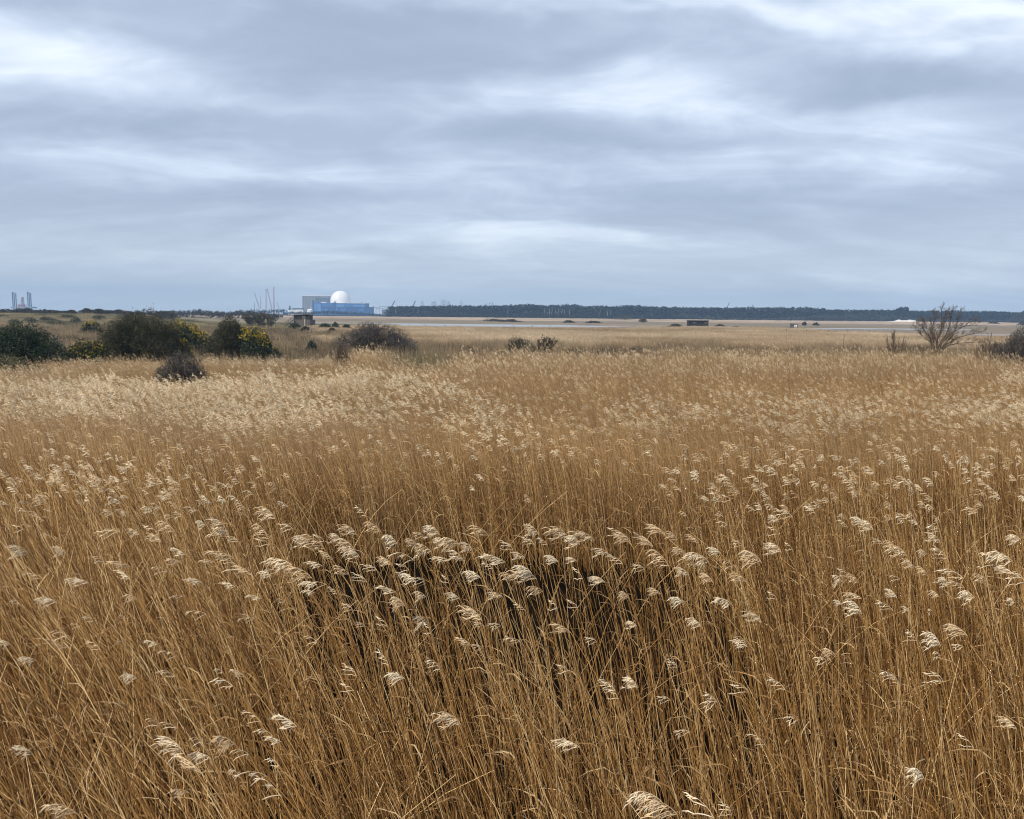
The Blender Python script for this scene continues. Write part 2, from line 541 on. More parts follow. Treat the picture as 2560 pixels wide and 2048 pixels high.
def lagoon(name, near, far, label):
    """water between a near and a far shoreline, each a list of (px, distance)"""
    mb = MB()
    pts = []
    for (a, da), (b, db) in zip(near, far):
        pts.append(((a - CX) / F_PX * da, da))
        pts.append(((b - CX) / F_PX * db, db))
    V = [(x, y, 0.03) for x, y in pts]
    F = [(2 * i, 2 * i + 2, 2 * i + 3, 2 * i + 1) for i in range(len(near) - 1)]
    mb.add(V, F, 0, False)
    return tag(mb.build(name, M['water']), label, None, None, 'structure')


lagoon('lagoon_water', [(760, 225), (1000, 222), (1400, 240), (1620, 290), (1760, 318)], [(770, 400), (1000, 402), (1400, 395), (1620, 350), (1760, 330)],
       'pale sheet of lagoon water beyond the marsh')
lagoon('lagoon_water', [(1900, 308), (2100, 303), (2300, 300), (2480, 298)], [(1900, 330), (2100, 384), (2300, 386), (2480, 362)],
       'narrow bright strip of water at the right below the wood')
lagoon('lagoon_water', [(2060, 212), (2160, 196), (2300, 190), (2600, 186), (2800, 186)], [(2060, 226), (2160, 248), (2300, 256), (2600, 252), (2800, 250)],
       'nearer pale strip of water at the right behind the bare tree')


# low islands and the far bank: reed beds seen across the water
def reed_slab(name, xs, ys, h, keep, mat, label, seed):
    X, Y = np.meshgrid(xs, ys)
    k = keep(X, Y)
    Z = h * k * (0.85 + 0.18 * vnoise(X, Y, 5, seed) + 0.16 * vnoise(X, Y, 18, seed + 1)) + rng.normal(0, 0.05, X.shape) - 0.02
    V = np.stack([X, Y, np.where(k > 0.02, Z, -0.06)], -1).reshape(-1, 3)
    nx, ny = len(xs), len(ys)
    i, j = np.meshgrid(np.arange(nx - 1), np.arange(ny - 1))
    b = (j * nx + i)
    F = np.stack([b, b + 1, b + nx + 1, b + nx], -1).reshape(-1, 4)
    kk = k.reshape(-1)
    F = F[(kk[F].max(1) > 0.02)]
    mb = MB().add(V, F)
    return tag(mb.build(name, mat), label, None, None, 'stuff')


def bank_edge(x, y):
    return np.interp(x / np.maximum(y, 1), [-0.6, -0.25, 0.06, 0.17, 0.235, 0.30, 0.315, 0.40, 0.5, 0.58, 0.65], [405, 408, 400, 354, 332, 310, 340, 386, 388, 360, 330]) + 3 * vnoise(x, y, 12, 8)


def sedge_end(x, y):
    return 575 + 40 * vnoise(x, y, 90, 18) + 12 * vnoise(x, y, 25, 19)


reed_slab('far_sedge_bed', np.linspace(-300, 460, 300), np.concatenate([np.linspace(300, 430, 90), np.linspace(434, 640, 40)]), 0.9,
          lambda x, y: sstep(0, 1.5, y - bank_edge(x, y)) * (1 - sstep(0, 6, y - sedge_end(x, y))), M['marsh_sedge'], 'grey-brown sedge bank on the far shore of the lagoon', 21)
reed_slab('far_reed_bed', np.linspace(-380, 640, 260), np.linspace(520, 950, 90), 1.7,
          lambda x, y: sstep(0, 5, y - sedge_end(x, y) + 4) * (1 - sstep(920, 945, y)), M['far_reed'], 'flat pale tan reed bed below the dark wood', 24)
reed_slab('reed_bank', np.linspace(70, 230, 120), np.linspace(246, 312, 50), 0.7,
          lambda x, y: sstep(0, 1.5, y - np.interp(x / y, [.36, .42, .5, .8], [226, 250, 258, 254])) * (1 - sstep(-2, 0, y - 302)), M['marsh_sedge'], 'low dark bank between the two strips of water at the right', 27)

# ------------------------------------------------------------------ leafy masses
def leaf_cloud(mb, centres, radii, n, size, aspect=2.0, mat=0, rg=rng, shell=0.55, up=0.3, weight=None, drift=None):
    """n leaf sprays (diamonds) through a union of ellipsoids"""
    centres = np.asarray(centres, float); radii = np.asarray(radii, float)
    w = (radii.prod(1) ** (2 / 3)) if weight is None else np.asarray(weight, float)
    idx = rg.choice(len(centres), n, p=w / w.sum())
    d = unit(rg.normal(size=(n, 3)))
    d[:, 2] = np.abs(d[:, 2]) * np.where(rg.random(n) < 0.8, 1, -1)
    rr = shell + (1.05 - shell) * rg.random(n) ** 0.6 + np.where(rg.random(n) < .08, rg.uniform(0, .16, n), 0)
    p = centres[idx] + d * radii[idx] * rr[:, None]
    p[:, 2] = np.maximum(p[:, 2], 0.03)
    ax = unit(rg.normal(size=(n, 3)) + d * 0.7 + np.array([0, 0, up]) + (0 if drift is None else np.asarray(drift)))
    sd = unit(np.cross(ax, rg.normal(size=(n, 3))))
    s = size * (0.6 + 0.8 * rg.random(n))[:, None]
    V = np.stack([p - ax * s, p + sd * s / aspect, p + ax * s, p - sd * s / aspect], 1)
    F = np.arange(n * 4).reshape(n, 4)
    cl = np.sin(p @ np.array([2.1, 1.3, 2.9]) / max(radii.mean(), 0.2) * 2.2) * 0.18
    mb.add(V.reshape(-1, 3), F, mat, False, np.repeat(np.clip(0.45 + cl + rg.normal(0, 0.15, n), 0, 1), 4))
    return p, d


def lobes_for(w, dp, h, n, rg, apex=0.0):
    c, r = [], []
    for i in range(n):
        u = (i + 0.5) / n * 2 - 1 + rg.uniform(-0.15, 0.15)
        v = (u - apex) / (1 + abs(apex)) if (u - apex) * apex <= 0 else (u - apex) / max(1 - abs(apex), .2)
        prof = math.sqrt(max(0.05, 1 - min(1.0, v * v) * 0.86))
        hh = h * prof * rg.uniform(0.9, 1.0)
        rw = w / n * rg.uniform(0.85, 1.25) + w * 0.09
        c.append((u * (w / 2 - rw * 0.5), rg.uniform(-0.25, 0.25) * dp, hh * 0.45))
        r.append((rw, dp * 0.5 * rg.uniform(0.8, 1.0), hh * 0.55))
        # a smaller side bough, so that the outline is not one dome
        a = rg.uniform(-1, 1)
        c.append((u * (w / 2 - rw * 0.5) + a * rw * .7, rg.uniform(-0.3, 0.3) * dp, hh * rg.uniform(.45, .72)))
        r.append((rw * rg.uniform(.35, .6), dp * 0.3, hh * rg.uniform(.18, .30)))
    return c, r


def leafy_bush(name, label, cat, x, y, w, h, mat, seed, n=5000, size=0.10, lobes=6, depth=None, blossom=0, group=None, blossom_side=0.0, twigs=60, z0=0.0, aspect=2.5, drift=None, blossom_top=0.5, apex=0.0, inside=0):
    rg = np.random.default_rng(seed)
    root = empty(name, (x, y, z0))
    tag(root, label, cat, group)
    dp = depth or w * 0.75
    c, r = lobes_for(w, dp, h, lobes, rg, apex)
    mb = MB()
    # inner stems and the twigs that stand out of the crown
    k = max(6, twigs)
    a = rg.uniform(0, 2 * math.pi, k)
    b0 = np.stack([rg.uniform(-0.15, 0.15, k) * w, rg.uniform(-.15, .15, k) * dp, np.zeros(k)], -1)
    li = rg.integers(0, len(c), k)
    tip = np.array(c)[li] + unit(rg.normal(size=(k, 3)) * np.array([1, 1, .4]) + [0, 0, .8]) * np.array(r)[li] * np.where(rg.random(k) < .15, rg.uniform(1.1, 1.34, k), rg.uniform(0.9, 1.12, k))[:, None]
    mid = (b0 + tip) / 2 + rg.normal(0, 0.06 * w, (k, 3)) * np.array([1, 1, 0.3])
    mid[:, 2] = np.maximum(mid[:, 2], 0.15)
    P = np.stack([b0, mid * 0.6 + b0 * 0.4, mid * .5 + tip * .5, tip], 1)
    V, F = tubes(P, np.outer(rg.uniform(0.6, 1.2, k), np.array([0.03, 0.022, 0.012, 0.004])) * (0.5 + w / 8), 3)
    MB().add(V, F, 0, True, np.repeat(rg.random(k), 12)).build('trunk', M['bark'], root)
    p, d = leaf_cloud(mb, c, r, n, size, aspect, 0, rg, drift=drift)
    cr = mb.build('crown', mat, root)
    if blossom:
        mbb = MB()
        surf = np.full(len(p), 0.0)
        for cc, rr_ in zip(c, r):
            q = 1 - ((p[:, 0] - cc[0]) / rr_[0]) ** 2
            surf = np.maximum(surf, cc[2] + rr_[2] * np.sqrt(np.maximum(q, 0)))
        ok = (d[:, 2] > 0.0) & (p[:, 2] > surf * (blossom_top + 0.08 * rg.normal(size=len(p))))
        if blossom_side:
            ok &= (p[:, 0] * np.sign(blossom_side) > w * (abs(blossom_side) - 0.5))
        ok &= (np.sin(p[:, 0] * 7.3 / max(w, .5) * 2.2 + seed) + np.sin(p[:, 1] * 5.1 + p[:, 2] * 4.3 + seed * 2) + rg.normal(0, .7, len(p))) > -.1
        pick = np.flatnonzero(ok)
        pick = pick[rg.permutation(len(pick))[:blossom]]
        if len(pick):
            cen = p[pick] + d[pick] * size * 0.6
            m_ = len(pick)
            s = size * 0.62 * (0.6 + 0.8 * rg.random(m_))[:, None]
            a1 = unit(rg.normal(size=(m_, 3))); a2 = unit(np.cross(a1, rg.normal(size=(m_, 3))))
            V = np.stack([cen - a1 * s, cen + a2 * s * .7, cen + a1 * s, cen - a2 * s * .7], 1).reshape(-1, 3)
            mbb.add(V, np.arange(m_ * 4).reshape(m_, 4), 0, False, np.repeat(rg.random(m_), 4))
            tag(mbb.build('blossom', M['blossom'], root), 'bright yellow flowers on the shoots')
    return root


def branch_levels(rg, base_dirs, base_pos, length, radius, levels, children, spread, shrink, up, wind=(0, 0, 0), curl=0.25):
    """returns a list of (paths (n,5,3), radii (n,5)) per level"""
    out = []
    n = len(base_pos)
    K = 5
    pos, dirs = np.asarray(base_pos, float), unit(np.asarray(base_dirs, float))
    ln = np.full(n, length) * rg.uniform(0.75, 1.1, n) if np.isscalar(length) else np.asarray(length, float)
    rad = np.full(n, radius) * rg.uniform(0.7, 1.2, n)
    for lv in range(levels):
        n = len(pos)
        P = np.zeros((n, K, 3))
        P[:, 0] = pos
        d = dirs.copy()
        for k in range(1, K):
            d = unit(d + rg.normal(0, curl, (n, 3)) * 0.55 + np.array([0, 0, up]) * 0.25 + np.asarray(wind) * 0.25)
            P[:, k] = P[:, k - 1] + d * (ln / (K - 1))[:, None]
        P[:, :, 2] = np.maximum(P[:, :, 2], 0.02)
        taper = np.linspace(1, 0.35 if lv < levels - 1 else 0.15, K)
        out.append((P, rad[:, None] * taper[None]))
        if lv == levels - 1:
            break
        c = children[lv]
        u = rg.uniform(0.25, 1.0, (n, c))
        u[:, 0] = 1.0
        f = u * (K - 1)
        i0 = np.minimum(f.astype(int), K - 2)
        fr = (f - i0)[..., None]
        rows = np.arange(n)[:, None]
        pos = (P[rows, i0] * (1 - fr) + P[rows, i0 + 1] * fr).reshape(-1, 3)
        pd = unit(P[rows, i0 + 1] - P[rows, i0]).reshape(-1, 3)
        dirs = unit(pd + rg.normal(0, spread, pd.shape))
        ln = (ln[:, None] * shrink * rg.uniform(0.6, 1.15, (n, c)) * (1.15 - 0.45 * u)).reshape(-1)
        rad = np.maximum((rad[:, None] * 0.55 * np.ones((n, c))).reshape(-1), 0.004)
    return out


def bare_shrub(name, label, cat, x, y, w, h, mat, seed, stems=12, levels=4, children=(6, 5, 4), group=None, radius=0.035, min_r=0.006, wind=(0, 0, 0), z0=0.0, up=0.35, spread=0.55, leaves=0, leafmat=None, leafsize=0.06):
    rg = np.random.default_rng(seed)
    root = empty(name, (x, y, z0))
    tag(root, label, cat, group)
    bp = np.stack([rg.uniform(-0.32, 0.32, stems) * w, rg.uniform(-0.25, 0.25, stems) * w * 0.7, np.zeros(stems)], -1)
    bd = np.stack([bp[:, 0] / w * 2.0 + rg.normal(0, .25, stems), rg.normal(0, .35, stems), np.full(stems, 1.0)], -1)
    lv = branch_levels(rg, bd, bp, h * 0.62, radius, levels, children, spread, 0.55, up, wind)
    zmax = max(P[..., 2].max() for P, _ in lv)
    xr = np.percentile(np.abs(np.concatenate([P[..., 0].ravel() for P, _ in lv])), 98)
    sc = np.array([w / 2 / max(xr, .01), w / 2 / max(xr, .01), h / zmax])
    tw = MB()
    for i, (P, Rr) in enumerate(lv):
        P = P * sc
        Rr = np.maximum(Rr, min_r * (0.55 if i == len(lv) - 1 else 1))
        V, F = tubes(P, Rr, 3)
        tn = np.repeat(rg.random(len(P)), P.shape[1] * 3)
        if i == 0:
            MB().add(V, F, 0, True, tn).build('stem', M['bark'], root)
        else:
            tw.add(V, F, 0, True, tn)
    o = tw.build('twigs', mat, root)
    o['kind'] = 'stuff'
    if leaves:
        P = (lv[-1][0] * sc).reshape(-1, 3)
        p = P[rg.integers(0, len(P), leaves)] + rg.normal(0, 0.04, (leaves, 3))
        a1 = unit(rg.normal(size=(leaves, 3))); a2 = unit(np.cross(a1, rg.normal(size=(leaves, 3))))
        s = leafsize * (0.6 + 0.8 * rg.random(leaves))[:, None]
        V = np.stack([p - a1 * s, p + a2 * s * .4, p + a1 * s, p - a2 * s * .4], 1).reshape(-1, 3)
        o2 = MB().add(V, np.arange(leaves * 4).reshape(-1, 4), 0, False, np.repeat(rg.random(leaves), 4)).build('foliage', leafmat, root)
        o2['kind'] = 'stuff'
    return root


def span(x0, x1, ytop, d, z0=0.0):
    """centre x, width and height of what fills pixels x0..x1 up to ytop at distance d"""
    a, b = at(x0, ytop, d), at(x1, ytop, d)
    t = at((x0 + x1) / 2, ytop, d)
    return (a.x + b.x) / 2, b.x - a.x, t.z - z0


# ------------------------------------------------------------------ the far wood
def skyline(px):
    return np.interp(px, [955, 975, 1000, 1080, 1150, 1230, 1260, 1310, 1340, 1362, 1400, 1440, 1460, 1490, 1520, 1560, 1580, 1620, 1680, 1720, 1800, 1852, 1900, 2000, 2045, 2060, 2200, 2300, 2480, 2540, 2560, 2620],
                     [784, 768, 765, 764, 763, 763, 762, 759, 760, 763, 760, 760, 766, 763, 766, 763, 762, 765, 767, 768, 768, 767, 768, 767, 770, 773, 774, 776, 777, 781, 774, 774])


def build_wood():
    rg = np.random.default_rng(3)
    C, RR = [], []
    mb = MB()
    tr = MB()
    PX = np.linspace(958, 2680, 330)
    for row, D in enumerate((985, 1000, 1015, 1032, 1050)):
        for px in PX:
            p = px + rg.uniform(-3, 3)
            if p < 964 + row * 3:
                continue
            top = at(p, float(skyline(p)), D).z
            h = top * rg.uniform(0.92, 1.0) * (1.0 if row > 1 else rg.uniform(0.75, 0.98))
            x = (p - CX) / F_PX * D
            rad = rg.uniform(2.6, 4.6)
            nl = 40
            c = [(x, D, h * 0.80), (x + rg.uniform(-1.5, 1.5), D, h * 0.5), (x, D, h * .22)]
            r = [(rad, rad, h * 0.20), (rad * 0.95, rad, h * 0.34), (rad * 1.1, rad, h * .24)]
            leaf_cloud(mb, c, r, nl, 1.25, 1.5, 0, rg, 0.5, 0.2)
            tr.bar((x, D, 0), (x, D, h * 0.8), 0.28, 0, 3, 0.12)
    o = mb.build('pine_wood', M['pine'])
    tag(o, 'long dark blue-green pine wood along the far skyline', None, None, 'stuff')
    t2 = tr.build('tree_trunks', M['bark'], o)
    t2['kind'] = 'stuff'
    # the paler bare scrub at the wood's foot
    mb = MB()
    for i in range(420):
        p = rg.uniform(1690, 2580) if i % 3 else rg.uniform(1000, 1700)
        D = rg.uniform(950, 978) if p > 1690 else rg.uniform(934, 941)
        hm = 11 * (0.35 + 0.65 * (0.5 + 0.5 * math.sin(p * 0.012 + 1.0))) if p > 1690 else 6.2
        h = hm * rg.uniform(0.6, 1.0)
        x = (p - CX) / F_PX * D
        rad = rg.uniform(2.5, 5.5) * (1 if p > 1690 else 0.7)
        leaf_cloud(mb, [(x, D, h * 0.5)], [(rad, rad, h * 0.5)], 46, 0.9, 2.2, 0, rg, 0.4, 0.5)
    tag(mb.build('sallow_scrub', M['sallow']), 'paler bare scrub along the foot of the dark wood', None, None, 'stuff')


build_wood()


def pine(label, px, ytop, D, seed, group=None, rad=4.5):
    rg = np.random.default_rng(seed)
    top = at(px, ytop, D)
    root = empty('pine_tree', (top.x, D, 0))
    tag(root, label, 'tree', group)
    h = top.z
    mb = MB()
    mb.bar((0, 0, 0), (0.4, 0, h * 0.85), 0.35, 0, 6, 0.15)
    for i in range(5):
        a = rg.uniform(0, 6.28)
        mb.bar((0.3, 0, h * rg.uniform(0.5, 0.75)), (rad * .7 * math.cos(a), rad * .7 * math.sin(a), h * rg.uniform(.7, .9)), 0.14, 0, 4, 0.05)
    mb.build('trunk', M['bark'], root)
    c = [(rg.uniform(-.5, .5) * rad, rg.uniform(-.4, .4) * rad, h * rg.uniform(0.68, 0.88)) for _ in range(6)]
    c.append((0, 0, h * 0.87))
    r = [(rad * rg.uniform(.45, .7),) * 2 + (h * 0.12,) for _ in range(7)]
    mb = MB()
    leaf_cloud(mb, c, r, 420, 0.6, 1.6, 0, rg, 0.3, 0.3)
    mb.build('crown', M['pine'], root)


pine('dark pine with a sloping crown, lowest of three standing above the wood', 2243, 771, 975, 41, rad=3.4)
pine('dark broad-crowned pine, middle of the three standing above the wood', 2254, 767, 978, 42, rad=4.2)
pine('tall dark pine, rightmost of the three standing above the wood', 2266, 766.5, 972, 43, rad=3.2)
pine('dark rounded tree at the left end of the far wood', 983, 766, 960, 44, rad=6.0)
pine('small pointed pine breaking the dip in the wood skyline', 1517, 764, 975, 45, rad=2.2)

# white birch trunks inside the wood
k = 0
for px, y0, y1 in ((990, 782, 776), (1045, 780, 776), (1268.5, 784, 777), (1362, 782, 775), (1374, 781, 776), (1379, 782, 776), (1390, 784, 778), (1397, 782, 775), (1404, 782, 777), (1412, 782, 778), (1424, 782, 778), (1499, 784, 780), (1519, 783, 779), (1527, 784, 780)):
    b, t_ = at(px, y0, 944), at(px + (k % 3 - 1) * 1.5, y1, 944)
    root = empty('birch_tree', (b.x, 944, 0))
    tag(root, 'thin pale birch trunk catching light against the dark wood', 'tree', 'birches at the edge of the wood')
    tr = MB()
    tr.add(*tubes(np.array([[(0, 0, 0), (0.1, 0, b.z), (t_.x - b.x, 0.2, t_.z), (t_.x - b.x + .3, 0.3, t_.z + 2.5)]]), np.array([[0.2, 0.18, 0.15, 0.06]]), 6))
    tr.build('trunk', M['pale_bark'], root)
    rg = np.random.default_rng(70 + k)
    mb = MB()
    leaf_cloud(mb, [(t_.x - b.x, 0.6, t_.z + 1.5)], [(1.2, 1.0, 2.0)], 40, 0.45, 3, 0, rg, .3)
    mb.build('crown', M['sallow'], root)
    k += 1

# hedge and trees before the power station, left end of the wood
def treeline(name, label, cat, pts, D, mat, seed, size=0.9, per=34, rad=(3, 5), step=4.5):
    rg = np.random.default_rng(seed)
    mb = MB()
    xs = [p[0] for p in pts]; ys = [p[1] for p in pts]
    px = xs[0]
    while px < xs[-1]:
        top = at(px, float(np.interp(px, xs, ys)), D).z * rg.uniform(0.86, 1.04)
        x = (px - CX) / F_PX * D
        rr = rg.uniform(*rad)
        leaf_cloud(mb, [(x, D + rg.uniform(-4, 4), top * 0.48)], [(rr, rr, top * 0.52)], per, size, 1.8, 0, rg, .45, .3)
        px += step / D * F_PX * rg.uniform(0.4, 0.8)
    return tag(mb.build(name, mat), label, cat, None, 'stuff')


treeline('treeline', 'dark line of trees in front of the blue power station', None, [(712, 781), (735, 779), (765, 778.5), (775, 781), (784, 780), (797, 777), (815, 778), (830, 776), (880, 780), (920, 783), (950, 786), (975, 787)], 1500, M['pine'], 9, 1.3, 40, (4, 7), 6)
treeline('treeline', 'dark flat line of trees below the leftmost cranes', None, [(612, 776), (640, 774), (690, 773), (700, 772), (714, 771), (714.5, 784)], 1400, M['pine'], 10, 1.2, 40, (4, 6), 6)
treeline('treeline', 'dark scrubby wood between the dunes and the cranes', None, [(380, 777), (440, 777), (480, 774), (492, 773), (505, 777), (540, 778), (575, 779), (600, 774.5), (622, 777), (660, 783), (700, 784)], 520, M['scrub'], 12, 0.6, 60, (1.4, 2.6), 2.0)
treeline('foot_scrub', 'low dark scrub along the foot of the pine wood', None, [(968, 786), (1000, 783.5), (1250, 784.5), (1340, 783.5), (1430, 783.5), (1500, 785), (1560, 786), (1700, 788)], 930, M['pine'], 14, 0.7, 44, (2.2, 3.6), 3.5)
treeline('treeline', 'dark rounded trees closing the wood at the right edge', None, [(2535, 784), (2548, 776), (2565, 773), (2600, 770), (2640, 772)], 900, M['sallow'], 13, 0.8, 70, (3, 5), 3)

# ------------------------------------------------------------------ power station and what stands round it
DP = 2050.0


def px_box(mb, x0, x1, ytop, D, depth, z0=0.0, mat=0, ybase=None):
    a, b = at(x0, ytop, D), at(x1, ytop, D)
    z1 = (a.z + b.z) / 2
    if ybase is not None:
        z0 = at((x0 + x1) / 2, ybase, D).z
    mb.box(a.x, b.x, D, D + depth, z0, z1, mat)
    return a.x, b.x, z0, z1


# grey block
D = DP + 70
root = empty('reactor_block', (at(791, 780, D).x, D, 0))
tag(root, 'big square grey concrete block standing left behind the white dome', 'building')
ox = root.location.x


def child_box(root, name, x0, x1, ytop, D, depth, mat, ybase=None, z0=0.0, label=None, front=0.0):
    a, b = at(x0, ytop, D), at(x1, ytop, D)
    z1 = (a.z + b.z) / 2
    if ybase is not None:
        z0 = at((x0 + x1) / 2, ybase, D).z
    mb = MB()
    lx, ly, lz = root.location
    mb.box(a.x - lx, b.x - lx, D - ly - front, D - ly - front + depth, z0 - lz, z1 - lz)
    o = mb.build(name, mat, root)
    if label:
        o['label'] = label
    return o


child_box(root, 'wall', 755.5, 827, 740.5, D, 60, M['concrete'])
child_box(root, 'roof_parapet', 754.8, 827.6, 739.2, D, 61, M['white'], ybase=740.45, front=0.8)
for i in range(9):
    x0 = 787 + i * 4.3
    child_box(root, 'window_strip', x0, x0 + 3.4, 744, D, 0.8, M['glazing'], ybase=768, front=1.0)
for i in range(5):
    x0 = 758 + i * 5.4
    child_box(root, 'wall_rib', x0, x0 + 0.7, 741.5, D, 0.7, M['concrete'], ybase=779, front=0.9)

# dome
D = DP + 25
c = at(851.5, 757, D)
root = empty('reactor_dome', (c.x, D, 0))
tag(root, 'white reactor dome rising above the blue buildings', 'building')
rad = 25.0 / F_PX * D
zc = at(851.5, 753.5, D).z
nu, nv = 48, 20
V = []
for j in range(nv + 1):
    a = math.pi / 2 * j / nv
    for i in range(nu):
        b = 2 * math.pi * i / nu
        V.append((rad * math.cos(a) * math.cos(b), rad * math.cos(a) * math.sin(b), zc + (rad * 1.04) * math.sin(a)))
F = [(j * nu + i, j * nu + (i + 1) % nu, (j + 1) * nu + (i + 1) % nu, (j + 1) * nu + i) for j in range(nv) for i in range(nu)]
MB().add(V, F).build('dome', M['white_dome'], root)
V = [(rad * math.cos(2 * math.pi * i / nu), rad * math.sin(2 * math.pi * i / nu), z) for z in (0, zc) for i in range(nu)]
MB().add(V, [(i, (i + 1) % nu, nu + (i + 1) % nu, nu + i) for i in range(nu)]).build('drum_wall', M['white_dome'], root)
MB().add(*tubes(np.array([[(rad * 1.004 * math.cos(a), rad * 1.004 * math.sin(a), zc) for a in np.linspace(0, 2 * math.pi, 49)]]), np.full((1, 49), 0.25), 4)).build('gallery_rail', M['white'], root)
MB().bar((0, 0, zc + rad * 1.03), (0, 0, zc + rad * 1.03 + 2.2), 0.15, 0, 6).build('lightning_rod', M['steel'], root)

# blue halls
D = DP - 10
root = empty('turbine_hall', (at(850, 770, D).x, D, 0))
tag(root, 'long mid-blue clad building with white roof edge below the dome', 'building')
child_box(root, 'wall', 803, 914, 760, D, 50, M['blue'])
child_box(root, 'roof_parapet', 826, 914.6, 757.6, D, 51, M['white'], ybase=758.4, front=0.5)
child_box(root, 'fascia', 826, 914.3, 758.5, D, 50.4, M['blue_dark'], ybase=760.0, front=0.4)
child_box(root, 'stair_tower', 832, 839, 756.5, D, 20, M['blue_dark'], front=2.0)
child_box(root, 'cladding_panel', 840, 860, 761.5, D, 0.5, M['blue_pale'], ybase=767.5, front=0.6)
child_box(root, 'cladding_panel', 861.5, 881, 761.5, D, 0.5, M['blue'], ybase=767.5, front=0.6)
child_box(root, 'cladding_panel', 882.5, 912, 762.5, D, 0.5, M['blue_pale'], ybase=767.5, front=0.6)
child_box(root, 'roof_vent', 902.5, 904, 755.5, D, 3, M['steel'], ybase=757.5, front=-6)
child_box(root, 'roof_vent', 834.5, 836, 752.5, D, 3, M['steel'], ybase=756.5, front=-6)
D = DP - 12
root = empty('auxiliary_block', (at(792, 770, D).x, D, 0))
tag(root, 'paler blue block with a dark corner at the left end of the station', 'building')
child_box(root, 'wall', 784, 803, 757.2, D, 45, M['blue'])
child_box(root, 'wall', 803, 826, 757.8, D, 40, M['blue'], front=-1.5)
child_box(root, 'corner_stack', 781.5, 784, 750.5, D, 6, M['blue_dark'], front=1.0)
child_box(root, 'cladding_panel', 785.5, 790, 759, D, 0.6, M['blue_pale'], ybase=778, front=0.7)
child_box(root, 'cladding_panel', 791, 802, 760, D, 0.6, M['blue_pale'], ybase=779, front=0.6)
child_box(root, 'roof_cowl', 801, 813, 755.0, D, 10, M['white'], ybase=757.0, front=-5)
D = DP - 60
root = empty('service_building', (at(865, 775, D).x, D, 0))
tag(root, 'lower dark blue flat-roofed building in front of the station', 'building')
child_box(root, 'wall', 803.5, 929, 768.3, D, 30, M['blue_dark'])
child_box(root, 'roof_edge', 803.2, 929.3, 767.4, D, 30.6, M['dark_steel'], ybase=768.2, front=0.5)
for i in range(8):
    x0 = 806 + i * 15.2
    child_box(root, 'cladding_panel', x0, x0 + 13.6, 770, D, 0.4, M['blue_dark'] if i % 3 else M['blue'], ybase=779, front=0.5)
child_box(root, 'door_panel', 840.3, 842.0, 769.5, D, 0.5, M['blue_pale'], ybase=778, front=0.8)
child_box(root, 'roof_unit', 914.5, 919.5, 765.5, D, 6, M['dark_steel'], ybase=767.4, front=-4)

# white store, tank, low sheds, small tower
D = DP - 80
root = empty('white_shed', (at(733, 778, D).x, D, 0))
tag(root, 'long low white shed left of the grey block', 'building')
child_box(root, 'wall', 720, 758, 775.5, D, 20, M['white'])
child_box(root, 'roof', 740, 758.6, 774.6, D, 20.5, M['white_dome'], ybase=775.4, front=0.3)
root = empty('flat_shed', (at(742, 772, D + 30).x, D + 30, 0))
tag(root, 'low grey shed with a dark flat roof behind the white shed', 'building')
child_box(root, 'wall', 730.5, 755, 772.0, D + 30, 15, M['concrete'])
child_box(root, 'roof', 730, 755.4, 770.6, D + 30, 16, M['dark_steel'], ybase=771.9, front=0.5)
root = empty('control_tower', (at(724, 772, D + 10).x, D + 10, 0))
tag(root, 'small dark grey tower standing among the low sheds', 'tower')
child_box(root, 'shaft', 722.8, 725.6, 765, D + 10, 3, M['dark_steel'])
child_box(root, 'base', 721.5, 726.5, 770.8, D + 10, 5, M['dark_steel'], front=1)
child_box(root, 'mast', 723.9, 724.6, 763, D + 10, 0.6, M['dark_steel'], ybase=765, front=-1)
D = DP - 100
b = at(775, 780, D)
root = empty('storage_tank', (b.x, D, 0))
tag(root, 'round white storage tank with a short flue beside the blue block', 'tank')
nu = 24
zr, zt, rr = at(775, 775.5, D).z, at(775, 772.5, D).z, 7.0 / F_PX * D
V = [(rr * math.cos(2 * math.pi * i / nu), rr * math.sin(2 * math.pi * i / nu), z) for z in (0, zr) for i in range(nu)]
MB().add(V, [(i, (i + 1) % nu, nu + (i + 1) % nu, nu + i) for i in range(nu)]).build('tank_wall', M['white'], root)
V = [(q * rr * math.cos(2 * math.pi * i / nu), q * rr * math.sin(2 * math.pi * i / nu), z) for q, z in ((1.03, zr), (0.6, zr + (zt - zr) * .75), (0.05, zt)) for i in range(nu)]
MB().add(V, [(k * nu + i, k * nu + (i + 1) % nu, (k + 1) * nu + (i + 1) % nu, (k + 1) * nu + i) for k in range(2) for i in range(nu)]).build('tank_roof', M['white'], root)
MB().bar((rr * .35, 0, zr), (rr * .35, 0, at(777, 768, D).z), 0.7, 0, 8, 0.5).build('flue', M['white'], root)

